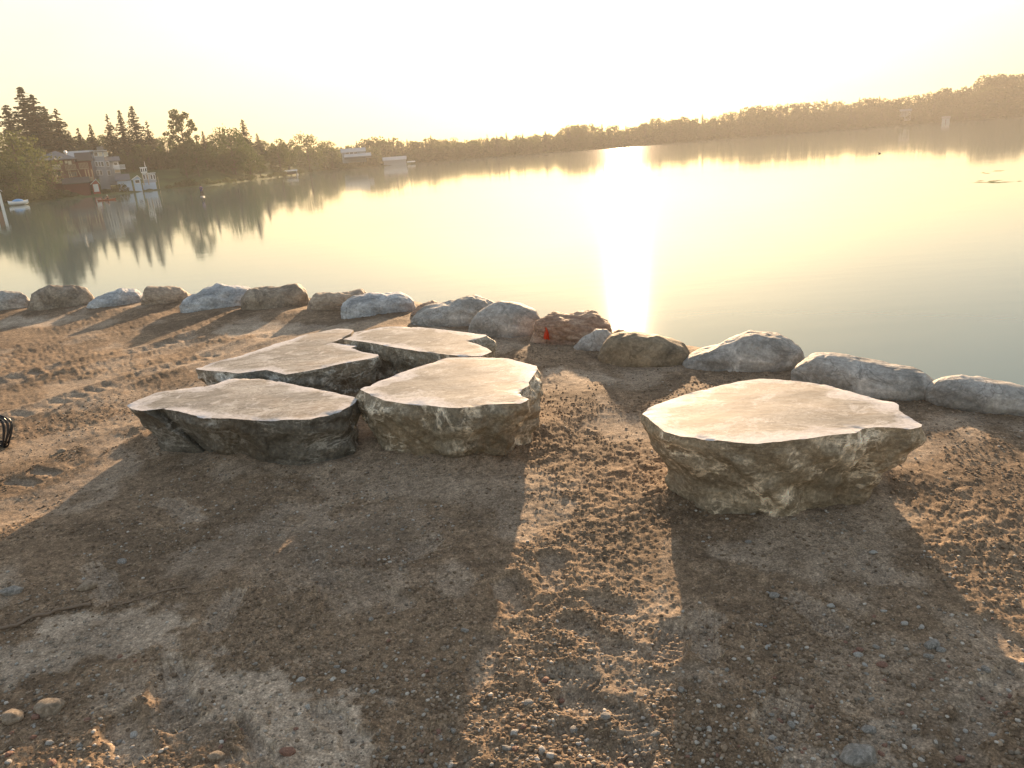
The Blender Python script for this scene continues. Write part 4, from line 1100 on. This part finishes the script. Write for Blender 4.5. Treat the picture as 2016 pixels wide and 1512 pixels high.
jt = [(0, 0, 0.88), (0, 0, 1.12), (0.04, 0, 1.36), (0.06, 0, 1.47), (0.08, 0, 1.60), (0.04, 0.19, 1.34), (0.16, 0.24, 1.08), (0.36, 0.12, 1.02), (0.04, -0.19, 1.34), (0.2, -0.2, 1.12), (0.38, -0.02, 1.28),
      (0.0, 0.11, 0.82), (0.08, 0.14, 0.46), (0.0, 0.16, 0.07), (0.14, 0.17, 0.03), (0.0, -0.11, 0.82), (0.08, -0.14, 0.46), (0.0, -0.16, 0.07), (0.14, -0.17, 0.03)]
je = [(0, 1), (1, 2), (2, 3), (3, 4), (2, 5), (5, 6), (6, 7), (2, 8), (8, 9), (9, 10), (0, 11), (11, 12), (12, 13), (13, 14), (0, 15), (15, 16), (16, 17), (17, 18)]
skin_body('body', jt, je, [0.15, 0.13, 0.15, 0.055, 0.10, 0.07, 0.05, 0.04, 0.07, 0.05, 0.04, 0.10, 0.07, 0.045, 0.035, 0.10, 0.07, 0.045, 0.035], M['skin'], pr)
t = MB()
for z0_, z1_, ra, rb2 in ((0.80, 1.05, 0.20, 0.18), (1.05, 1.38, 0.18, 0.21), (1.38, 1.47, 0.21, 0.09)): t.cone((0.02, 0, z0_), (0.03, 0, z1_), ra, rb2, 10)
for s_ in (-1, 1): t.cone((0.04, 0.18 * s_, 1.36), (0.17, 0.22 * s_, 1.10), 0.085, 0.065, 8)
t.obj('jacket', M['purple'], pr, True)
t = MB()
for s_ in (-1, 1): t.cone((0, 0.11 * s_, 0.86), (0.08, 0.14 * s_, 0.46), 0.115, 0.085, 8); t.cone((0.08, 0.14 * s_, 0.46), (0.0, 0.16 * s_, 0.1), 0.085, 0.06, 8)
t.obj('trousers', M['dark_cloth'], pr, True)
MB().cone((0.06, 0, 1.62), (0.07, 0, 1.74), 0.115, 0.05, 10).obj('hair', M['dark_cloth'], pr, True)
pd = thing('paddle', 'single bladed paddle dipped beside the white paddleboard', 'paddle', pc_ + Vector((0.2, -0.25, 0.0)), R(-60))
MB().cone((0.25, -0.25, -0.1), (0.1, 0.05, 1.4), 0.018, 0.018, 6).obj('shaft', M['wood'], pd)
MB().box(0.17, 0.35, -0.27, -0.245, -0.45, -0.08).obj('blade', M['wood'], pd)
# duck
pdk = P(1732, 302.5, WATER)
pdk.z -= 0.0
o = thing('duck', 'tiny dark duck floating on the bright water right of the sun', 'duck', pdk, R(100))
skin_body('body', [(0, 0, 0.08), (0.45, 0, 0.06), (-0.4, 0, 0.16), (0.55, 0, 0.35), (0.62, 0, 0.5), (0.85, 0, 0.47)], [(0, 1), (0, 2), (1, 3), (3, 4), (4, 5)], [0.24, 0.16, 0.06, 0.08, 0.11, 0.03], M['dark_cloth'], o)
o.scale = (0.4, 0.4, 0.4)

# floating weed streaks
wv = MB()
for px0_, py0_, px1_, py1_, n_ in ((1928, 359, 2016, 354, 12), (1934, 340, 1972, 337, 4), (1790, 286, 1820, 283, 4)):
    for k in range(n_):
        t = r_.random(); p = P(px0_ + (px1_ - px0_) * t, py0_ + (py1_ - py0_) * t + r_.gauss(0, 1.2), WATER + 0.008)
        a = r_.gauss(0, 0.3); L = r_.uniform(0.15, 0.5); w_ = r_.uniform(0.008, 0.02)
        c, s_ = math.cos(a), math.sin(a)
        wv.add([(p.x - L * c, p.y - L * s_, p.z), (p.x, p.y - w_, p.z), (p.x + L * c, p.y + L * s_, p.z), (p.x, p.y + w_, p.z + 0.02)], [(0, 1, 2, 3)])
o = wv.obj('floating_weed', M['leaf']); o['kind'] = 'stuff'; o['label'] = 'thin streaks of floating weed on the water at right'; o['category'] = 'weed'

# ------------------------------------------------------------------ slabs
SLAB_LABEL = {'A': 'front left slab of the cluster, wide flat top narrowing to a dark undercut left tip',
              'B': 'front right slab of the cluster, taller rounded top with a notch at its right edge',
              'C': 'back left slab of the cluster with a stepped top reaching away to a narrow tongue',
              'D': 'separate large slab on the right with overhanging left tip and veined sides',
              'E': 'back right slab of the cluster, nearest the boulders, with a jagged right end'}
for i, k in enumerate('ABCDE'):
    build_slab(k, SLAB_LABEL[k], mat_slab_top(0.25 + i * 0.31), mat_slab_side(i * 0.7, [(1.0, 0.95, 0.87), (1.95, 1.75, 1.45), (1.6, 1.62, 1.6), (2.4, 2.1, 1.7), (1.7, 1.6, 1.42)][i]))

# ------------------------------------------------------------------ boulders
def ico(sub):
    import bmesh
    bm = bmesh.new(); bmesh.ops.create_icosphere(bm, subdivisions=sub, radius=1)
    v = np.array([x.co[:] for x in bm.verts]); f = np.array([[y.index for y in x.verts] for x in bm.faces]); bm.free(); return v, f
ICO5, ICO1, ICO2, ICO3 = ico(6), ico(1), ico(2), ico(3)
bm_mats = {'brown': mat_boulder('brown_granite', (0.248, 0.200, 0.152), (0.384, 0.320, 0.248), 1.0, 1),
           'blue': mat_boulder('pale_blue_gneiss', (0.367, 0.376, 0.385), (0.578, 0.586, 0.595), 2.2, 2),
           'tan': mat_boulder('tan_banded_gneiss', (0.315, 0.247, 0.188), (0.465, 0.375, 0.285), 3.0, 3),
           'rust': mat_boulder('rusty_gneiss', (0.320, 0.200, 0.136), (0.464, 0.320, 0.224), 4.0, 4),
           'gray': mat_boulder('grey_granite', (0.281, 0.264, 0.239), (0.446, 0.421, 0.388), 1.2, 5),
           'dark': mat_boulder('dark_lichened_granite', (0.180, 0.143, 0.098), (0.285, 0.225, 0.150), 1.0, 6)}
# x0, x1, base y, outline of the top as (fraction of width, photo row), colour, depth ratio, lumpiness, tilt, label
BO = [(-42, 68, 615, [(0, 600), (.2, 576), (.55, 569), (.8, 577), (1, 600)], 'gray', .8, .10, 'grey boulder cut by the left edge, first of the row'),
      (62, 192, 613, [(0, 603), (.12, 578), (.4, 558), (.7, 556), (.88, 566), (1, 590)], 'brown', .8, .10, 'brownish boulder with steep right side between two grey ones near the left edge'),
      (176, 287, 605, [(0, 598), (.2, 582), (.6, 567), (.85, 571), (1, 585)], 'blue', .7, .10, 'low pale bluish boulder, third from the left edge'),
      (285, 383, 604, [(0, 585), (.1, 564), (.45, 559), (.75, 566), (1, 582)], 'tan', .8, .09, 'tan boulder with orange left side between two pale bluish boulders'),
      (364, 502, 611, [(0, 594), (.2, 578), (.52, 556), (.8, 563), (.93, 571), (1, 582)], 'blue', .8, .09, 'large pale bluish boulder with a peaked top, fifth from the left'),
      (487, 611, 610, [(0, 592), (.15, 571), (.45, 561), (.82, 561), (.93, 570), (1, 600)], 'brown', .8, .08, 'square shouldered brown grey boulder, right of the peaked bluish one'),
      (609, 728, 614, [(0, 600), (.2, 578), (.6, 570), (.85, 573), (1, 588)], 'tan', .7, .1, 'brown boulder half hidden behind the flat topped bluish boulder'),
      (682, 813, 625, [(0, 600), (.2, 580), (.5, 573), (.8, 577), (.95, 586), (1, 612)], 'blue', .8, .08, 'flat topped bluish boulder left of the gap in the row'),
      (812, 872, 624, [(0, 618), (.4, 597), (.7, 591), (1, 600)], 'rust', .9, .06, 'small reddish boulder peeking out behind the broad dark domed one'),
      (818, 980, 645, [(0, 626), (.2, 603), (.45, 586), (.7, 581), (.85, 589), (1, 602)], 'gray', .8, .09, 'broad domed grey boulder behind the jagged back right slab'),
      (932, 1066, 664, [(0, 634), (.15, 612), (.45, 592), (.7, 594), (.9, 610), (1, 632)], 'gray', .85, .06, 'round pale grey boulder left of the orange flag'),
      (1052, 1197, 680, [(0, 640), (.1, 628), (.35, 616), (.55, 617), (.75, 613), (.85, 622), (.97, 632), (1, 645)], 'rust', .8, .13, 'layered rusty boulder with stepped right end behind the orange flag'),
      (1198, 1240, 672, [(0, 660), (.5, 648), (1, 655)], 'rust', .9, .05, 'small brown boulder top showing behind the sunlit dark boulder'),
      (1130, 1210, 697, [(0, 690), (.3, 665), (.55, 647), (.8, 650), (1, 668)], 'gray', .9, .07, 'small pointed grey boulder left of the sunlit dark one'),
      (1186, 1352, 722, [(0, 690), (.15, 664), (.4, 652), (.65, 660), (.9, 681), (1, 700)], 'dark', .8, .06, 'dark smooth domed boulder glowing in the sun glare'),
      (1352, 1567, 732, [(0, 703), (.15, 686), (.35, 665), (.57, 651), (.8, 661), (.95, 680), (1, 700)], 'gray', .8, .08, 'large grey boulder with peaked top behind the separate slab'),
      (1564, 1834, 782, [(0, 706), (.1, 695), (.3, 697), (.6, 711), (.85, 731), (1, 757)], 'gray', .6, .07, 'long low speckled boulder sloping down to the right'),
      (1830, 2085, 812, [(0, 762), (.12, 745), (.25, 740), (.5, 752), (.8, 772), (1, 800)], 'gray', .6, .07, 'last boulder of the row, dark lower half, cut by the right edge')]
def boulder(b, i):
    x0, x1, yb, prof, mk, dr, lump, lab = b
    xc = (x0 + x1) / 2
    fp = P(xc, yb, 0.0); dist = math.hypot(fp.x, fp.y)
    wd = (D(x1, yb, dist) - D(x0, yb, dist)); wd.z = 0; wid = wd.length
    dep = wid * dr * 0.8; dc = dist + dep * 0.42
    wid *= dc / dist * 1.12
    c = D(xc, yb, dc); c.z = 0
    u = Vector((wd.x, wd.y, 0)).normalized()
    us = np.array([p_[0] for p_ in prof]); zs = np.array([D(x0 + (x1 - x0) * p_[0], p_[1], dc).z for p_ in prof])
    V, Fc = ICO5; V = V.copy()
    # squarish superellipsoid
    e = 0.78
    V = np.sign(V) * np.abs(V) ** e
    V /= np.maximum(1, np.linalg.norm(V * np.array([1, 1, 0.0]), axis=1))[:, None] ** 0.5
    uu = np.clip((V[:, 0] + 1) / 2, 0, 1)
    zt = np.interp(uu, us, zs)
    ell = np.sqrt(np.clip(1 - V[:, 0] ** 2 * 0.8, 0.12, 1))
    up = V[:, 2] > 0
    prof_s = zt / ell
    z = np.where(up, np.clip(V[:, 2], 0, None) * np.minimum(prof_s, zt.max() * 1.25), V[:, 2] * 0.22)
    Q = np.stack([V[:, 0] * wid / 2, V[:, 1] * dep / 2, z], 1)
    n_ = Q / (np.linalg.norm(Q, axis=1)[:, None] + 1e-6)
    q = Q / wid + i * 3.7
    band = {'tan': 1.0, 'rust': 1.6, 'blue': 0.7}.get(mk, 0.25)
    lay = (q[:, 2] + 0.25 * q[:, 0]) * 16 + 1.2 * n3(q * 3, i)
    dsp = lump * 0.5 * fbm3(q * 2.3, 3, i) + lump * 0.12 * fbm3(q * 9, 4, i + 40, 0.6) + band * 0.007 * (np.abs((lay % 1) - 0.5) * 2)
    fac = fbm3(q * 1.6, 2, i + 70); dsp += lump * 0.35 * (np.floor(fac * 4) / 4 + sstep(.6, 1, (fac * 4) % 1) / 4)
    Q = Q + n_ * (dsp * wid)[:, None] * np.where(up, 1, .5)[:, None]
    # match the silhouette height again
    hm_ = Q[:, 2].max(); Q[:, 2] = np.where(Q[:, 2] > 0, Q[:, 2] * (zs.max() / hm_), Q[:, 2])
    me = mesh_np('boulder', Q, Fc, bm_mats[mk], True)
    o = link('boulder', me, None, c, math.atan2(u.y, u.x)); tag(o, lab, 'boulder', 'boulders lined up along the bank')
for i, b in enumerate(BO): boulder(b, i)

# ------------------------------------------------------------------ flag
fp = P(1076, 676, 0.03)
fl = thing('marker_flag', 'small orange marker flag drooping on a thin wire in front of the rusty boulder', 'flag', fp)
dist = math.hypot(fp.x, fp.y); ht = D(1071, 643, dist).z - fp.z
def mat_flag():
    t = NT('orange_plastic_film'); t.col((0.92, 0.12, 0.05)); t.set(0.5, 0.3)
    tr = t.n('BsdfTranslucent'); tr.inputs[0].default_value = (0.95, 0.14, 0.06, 1)
    mx = t.n('MixShader'); mx.inputs[0].default_value = 0.6
    t.l(t.b.outputs[0], mx.inputs[1]); t.l(tr.outputs[0], mx.inputs[2]); t.l(mx.outputs[0], t.out.inputs[0])
    return t.m
M['flag_orange'] = mat_flag()
M['wire'] = simple('rusty_wire', (0.12, 0.08, 0.06), 0.6)
MB().cone((0, 0, -0.1), (0, 0, ht), 0.002, 0.002, 6).obj('wire', M['wire'], fl)
fv = []; nu, nv = 7, 12
for j in range(nv + 1):
    t = j / nv
    wd = 0.012 + 0.040 * t if t < 0.9 else 0.048
    for k in range(nu + 1):
        s_ = k / nu
        fv.append(((s_ - 0.38) * wd + 0.004 * math.sin(t * 5), 0.012 * math.sin(s_ * 9 + t * 2) * (0.3 + t), ht - t * 0.105 - 0.012 * s_))
link('flag_film', mesh_np('flag_film', fv, [(j * (nu + 1) + k, j * (nu + 1) + k + 1, (j + 1) * (nu + 1) + k + 1, (j + 1) * (nu + 1) + k) for j in range(nv) for k in range(nu)], M['flag_orange'], True), fl)

# ------------------------------------------------------------------ cable coil at the left edge
M['cable'] = simple('black_cable', (0.02, 0.02, 0.024), 0.35, spec=0.5)
def tube(pts, r0, n=8, closed=False):
    m = MB(); N_ = len(pts); vs = []
    for i in range(N_):
        a = Vector(pts[(i - 1) % N_] if closed or i else pts[i]); b = Vector(pts[(i + 1) % N_] if closed or i < N_ - 1 else pts[i])
        q = (b - a).to_track_quat('Z', 'Y')
        vs += [Vector(pts[i]) + q @ Vector((r0 * math.cos(6.2832 * k / n), r0 * math.sin(6.2832 * k / n), 0)) for k in range(n)]
    fs = [(i * n + k, i * n + (k + 1) % n, ((i + 1) % N_) * n + (k + 1) % n, ((i + 1) % N_) * n + k) for i in range(N_ if closed else N_ - 1) for k in range(n)]
    return m.add(vs, fs)
cb = P(6, 880, 0.0)
coil = thing('cable_coil', 'coil of black cable standing on the dirt at the left edge', 'cable', cb + Vector((0, 0, 0.0)))
dist = math.hypot(cb.x, cb.y)
for k in range(8):
    ry = r_.uniform(0.085, 0.125); rx_ = r_.uniform(0.08, 0.125); a = r_.uniform(-0.9, 0.5); off = r_.uniform(-0.02, 0.02)
    pts = []
    for q in range(40):
        t = 6.2832 * q / 40
        x = rx_ * math.cos(t) * (0.75 + 0.25 * math.sin(t)); z = ry * math.sin(t) + ry + 0.01 + (0.21 - 2 * ry) * 0.8
        pts.append((x * math.cos(a) + off, x * math.sin(a) + 0.01 * math.sin(3 * t), z))
    tube(pts, 0.0052, 7, True).obj('loop', M['cable'], coil, True)
tube([(0.02, 0.0, 0.012), (-0.1, 0.05, 0.008), (-0.3, 0.02, 0.01), (-0.6, 0.1, 0.01), (-1.0, 0.05, 0.01)], 0.0052, 7).obj('loose_end', M['cable'], coil, True)

# ------------------------------------------------------------------ stones, gravel, clods, twigs
def stone_mesh(seed, sub=ICO2):
    V, Fc = sub; g = np.random.default_rng(seed)
    V = V * (1 + 0.22 * n3(V * 1.1 + seed, 1)[:, None] + 0.08 * n3(V * 3 + seed, 2)[:, None])
    for k in range(3):       # facets
        d = g.normal(size=3); d /= np.linalg.norm(d); c_ = 0.72; dd_ = V @ d
        V = V - np.clip(dd_ - c_, 0, 1)[:, None] * d * 0.85
    return V * np.array([1, 0.78, 0.52]), Fc
st_m = [mat_boulder('pebble_grey', (0.255, 0.238, 0.212), (0.391, 0.365, 0.332), 1, 8), mat_boulder('pebble_tan', (0.288, 0.224, 0.160), (0.416, 0.336, 0.256), 1, 9), mat_boulder('pebble_pale', (0.405, 0.383, 0.352), (0.570, 0.547, 0.510), 1, 10), mat_boulder('pebble_red', (0.255, 0.135, 0.098), (0.360, 0.210, 0.150), 1, 11)]
st_meshes = [mesh_np('stone', *stone_mesh(s_, ICO3), st_m[s_ % 4], True) for s_ in range(16)]
NAMED = [(22, 1168, 34, 0, 'rounded grey stone at the left edge above the bent twig'), (172, 1158, 34, 1, 'flat topped brown stone right of the grey stone at left edge'), (100, 1398, 50, 5, 'largest tan stone near the lower left corner'),
         (26, 1416, 38, 1, 'squat tan stone at the left edge below the largest tan stone'), (70, 1412, 18, 5, 'small tan stone touching the largest tan stone on its left'), (240, 1108, 18, 0, 'lone grey stone above the twigs at left'),
         (425, 1492, 26, 1, 'round brown stone at the bottom edge, left of the pinkish one'), (566, 1482, 27, 3, 'pinkish orange stone at the bottom edge'), (592, 1340, 17, 2, 'angular grey stone beside the packed pale patch'),
         (663, 1314, 12, 0, 'grey pebble right of the packed pale patch, upper of a pair'), (677, 1323, 12, 2, 'pale pebble right of the packed pale patch, lower of a pair'), (1040, 1386, 20, 0, 'grey stone on the gravelly patch at bottom centre'),
         (1192, 1412, 20, 0, 'grey rounded stone right of the bottom centre gravel'), (1085, 1489, 17, 2, 'pale upright pebble at the bottom centre'), (915, 1243, 16, 0, 'grey stone at the shadow edge left of centre'),
         (1835, 1272, 26, 4, 'dark grey flat stone at lower right, larger of a pair'), (1852, 1281, 16, 0, 'small grey stone tucked against the dark flat stone'), (1737, 1311, 18, 3, 'reddish stone at lower right'), (1744, 1324, 15, 1, 'tan stone just below the reddish stone'),
         (1690, 1291, 17, 2, 'pale stone left of the reddish stone'), (1524, 1174, 20, 0, 'grey angular stone on the shaded dirt in front of the separate slab'), (1636, 1194, 14, 2, 'pale flat pebble right of the angular stone'),
         (1739, 1204, 12, 2, 'pale pebble far right of the angular stone'), (1781, 1228, 13, 2, 'whitish pebble at right, above the dark flat stone'), (1580, 1303, 14, 1, 'brown stone left of the pale stone at lower right'),
         (1498, 1366, 16, 0, 'grey stone alone on dark soil at lower right'), (1520, 1454, 15, 2, 'pale stone near the bottom edge, right of centre'), (1710, 1440, 26, 0, 'squat grey rock in the rubble at the lower right'),
         (1690, 1496, 62, 0, 'broad flat grey rock cut by the bottom edge at right'), (1535, 1478, 22, 0, 'grey stone by the twigs at the bottom edge right of centre'), (122, 890, 17, 1, 'lone brown stone on the sunlit dirt right of the cable coil'),
         (1570, 737, 10, 1, 'small stone in the notch between two boulders'), (1822, 775, 22, 1, 'brown stone between the long boulder and the last boulder'), (1482, 1012, 13, 2, 'pale chip leaning at the foot of the separate slab'),
         (1473, 1068, 12, 0, 'greyish pebble in the shade below the separate slab'), (1384, 1067, 7, 2, 'tiny white pebble at the shadow edge of the separate slab'), (1093, 688, 9, 4, 'dark lump of soil and stone near the orange flag'), (502, 1308, 10, 0, 'grey pebble left of the packed pale patch')]
for px, py, w_, k, lab in NAMED:
    p = P(px, py, 0.0); z = gh(p.x, p.y)
    d = math.sqrt(p.x ** 2 + p.y ** 2 + CZ ** 2); sz = w_ * d / F / 2
    p = P(px, py - w_ * 0.15, z + sz * 0.2)
    o = link('stone', st_meshes[(k * 5 + int(px)) % 16 if k > 4 else [s_ for s_ in range(16) if s_ % 4 == (k % 4)][int(px) % 4]], None, Vector((p.x, p.y, z + sz * 0.12)), r_.uniform(-0.5, 0.5), (sz, sz * 1.0, sz))
    o.rotation_euler = (r_.uniform(-.2, .2), r_.uniform(-.2, .2), o.rotation_euler.z)
    tag(o, lab, 'stone', 'single stones lying on the dirt')
# loose pebbles that nothing tells apart
def blocked(x, y):
    for k, poly in FOOT.items():
        if poly_dist(np.array([x]), np.array([y]), poly)[0] < 0.02: return True
    return False
cnt = 0
while cnt < 230:
    px = r_.uniform(0, 2016); py = 1512 - 560 * abs(r_.gauss(0, 0.42))
    if py < 900: continue
    if r_.random() > 0.35 and not (800 < px < 1350 and py > 1380 or px > 1450 and py > 1130 or px < 500 and py > 1380): continue
    p = P(px, py, 0)
    if blocked(p.x, p.y): continue
    z = gh(p.x, p.y); sz = min(0.016, 0.0055 + 0.003 * r_.expovariate(1))
    o = link('pebble', r_.choice(st_meshes), None, Vector((p.x, p.y, z + sz * 0.15)), r_.uniform(0, 6.28), sz)
    zone = 'on the shaded dirt at lower right' if px > 1350 else ('on the gravelly dirt at bottom centre' if px > 800 else 'on the dirt at lower left')
    tag(o, 'loose rounded pebble ' + zone, 'pebble', 'pebbles ' + zone); cnt += 1
def scatter(name, n, smin, smax, mat, rfun, sub, squash, label, cat, sink=0.2):
    V0, F0 = sub; nv = len(V0)
    X, Y = rfun(n); n = len(X)
    Z = ghs(X, Y)
    S = smin + (smax - smin) * rng.random(n) ** 3
    A = rng.random(n) * 6.28
    Vs = []
    var = [stone_mesh(100 + k, sub)[0] for k in range(12)]
    var = np.array(var)[rng.integers(0, 12, n)]           # n, nv, 3
    ca, sa = np.cos(A)[:, None], np.sin(A)[:, None]
    x = var[..., 0] * ca - var[..., 1] * sa; y = var[..., 0] * sa + var[..., 1] * ca
    P3 = np.stack([x * S[:, None] + X[:, None], y * S[:, None] + Y[:, None], var[..., 2] * S[:, None] * squash + (Z + S * sink)[:, None]], 2).reshape(-1, 3)
    Fa = (F0[None] + (np.arange(n) * nv)[:, None, None]).reshape(-1, 3)
    tone = np.repeat(rng.random(n), nv)
    o = link(name, mesh_np(name, P3, Fa, mat, True, {'tone': tone})); o['kind'] = 'stuff'; o['label'] = label; o['category'] = cat
def spread(n, near=1.25, farr=6.5, power=1.6, mask=None):
    th = rng.uniform(-R(44), R(44), n * 3); r0 = near + (farr - near) * rng.random(n * 3) ** power
    x = np.sin(th) * r0; y = np.cos(th) * r0
    ok = land_dist(x, y) > 0.5
    for k, poly in FOOT.items(): ok &= poly_dist(x, y, poly) > -0.01
    if mask is not None: ok &= rng.random(len(x)) < mask(x, y)
    return x[ok][:n], y[ok][:n]
def mat_tone(name, stops, rough=0.85):
    t = NT(name); a = t.attr('tone'); c = t.ramp(a, stops); v = t.coord()
    c = t.mix(1.0, c, t.ramp(t.noise(v, 120, 3, 0.7), [(0.3, 0.65), (0.7, 1.3)]), 'MULTIPLY')
    t.col(c); return t.set(rough, 0.25)
mg = mat_tone('gravel', [(0.0, (0.14, 0.11, 0.085)), (0.35, (0.22, 0.19, 0.15)), (0.7, (0.31, 0.28, 0.24)), (1.0, (0.5, 0.46, 0.41))])
ms = mat_tone('soil_crumbs', [(0.0, (0.13, 0.092, 0.062)), (0.6, (0.22, 0.165, 0.115)), (1.0, (0.33, 0.25, 0.18))], 0.95)
def gmask(x, y): return np.clip(0.12 + 1.1 * sstep(0.05, 0.45, fbm2(x * 1.1, y * 1.1, 3, 201)) + 0.6 * sstep(2.6, 1.8, y), 0, 1)
def cmask(x, y):
    pk = ground(x, y, False)[1]
    return np.clip(1.0 - pk * 1.3, 0.10, 1) * (0.25 + 0.75 * sstep(-0.2, 0.3, fbm2(x * 2.2, y * 2.2, 3, 211)))
scatter('gravel', 14000, 0.002, 0.0105, mg, lambda n: spread(n, mask=gmask), ICO1, 1.0, 'small mixed gravel strewn over the dirt', 'gravel')
scatter('soil_crumbs', 56000, 0.0018, 0.011, ms, lambda n: spread(n, mask=cmask), ICO1, 1.1, 'crumbly clods of loose brown soil', 'soil', 0.1)
# straw and root fibres
sb = MB(); X, Y = spread(2600, 1.25, 7.5, 1.2); Z = ghs(X, Y)
for x, y, z in zip(X, Y, Z):
    a = r_.uniform(0, 3.14); L = r_.uniform(0.006, 0.028); w_ = 0.0007; c, s_ = math.cos(a), math.sin(a)
    e = r_.uniform(0, 0.006)
    sb.add([(x - L * c, y - L * s_, z + 0.003), (x + w_ * s_, y - w_ * c, z + 0.006), (x + L * c, y + L * s_, z + 0.004 + e), (x - w_ * s_, y + w_ * c, z + 0.0065)], [(0, 1, 2, 3)])
M['straw'] = simple('dry_straw', (0.36, 0.28, 0.17), 0.7)
o = sb.obj('straw_bits', M['straw']); o['kind'] = 'stuff'; o['label'] = 'short bits of dry straw and root fibre on the dirt'; o['category'] = 'straw'
M['twig'] = simple('grey_brown_twig', (0.20, 0.15, 0.11), 0.85)
for pts, r0, lab in (([(-20, 1234), (30, 1222), (62, 1207), (90, 1202), (130, 1190), (190, 1182)], 0.006, 'long bent twig at the left edge below the grey stone'),
                     ([(215, 1188), (265, 1178), (330, 1158), (380, 1150)], 0.003, 'thin dark twig right of the long bent twig'),
                     ([(434, 1428), (444, 1446), (462, 1462)], 0.0022, 'short pale twig on the packed patch near bottom left'),
                     ([(950, 1074), (985, 1073)], 0.002, 'short straight twig at the shadow edge in the middle'),
                     ([(1240, 1462), (1225, 1476), (1214, 1481)], 0.004, 'pale root fragment on the gravel at the bottom centre'),
                     ([(360, 1165), (420, 1160), (470, 1155)], 0.002, 'thin root lying right of the dark twig')):
    wp = []
    for k in range(len(pts) - 1):
        for q in range(5):
            t = q / 5; p = P(pts[k][0] * (1 - t) + pts[k + 1][0] * t, pts[k][1] * (1 - t) + pts[k + 1][1] * t, 0.02)
            wp.append((p.x + r_.gauss(0, 0.002), p.y + r_.gauss(0, 0.002), gh(p.x, p.y) + r0 * 1.2 + abs(r_.gauss(0, 0.003))))
    o = tube(wp, r0, 6).obj('twig', M['twig'], None, True); tag(o, lab, 'twig', 'twigs on the dirt')

# ------------------------------------------------------------------ morning haze over the lake
hm = NT('morning_haze')
hm.t.nodes.remove(hm.b)
pv = hm.n('VolumePrincipled'); pv.inputs['Color'].default_value = (1.0, 0.97, 0.91, 1); pv.inputs['Density'].default_value = 0.0003; pv.inputs['Anisotropy'].default_value = 0.25
hm.l(pv.outputs[0], hm.out.inputs['Volume'])
hz = MB().box(-1400, 1400, -1400, 1400, -4.6, 48).obj('haze', hm.m)
hz['kind'] = 'stuff'; hz['label'] = 'thin warm morning haze over the lake and shores'; hz['category'] = 'haze'
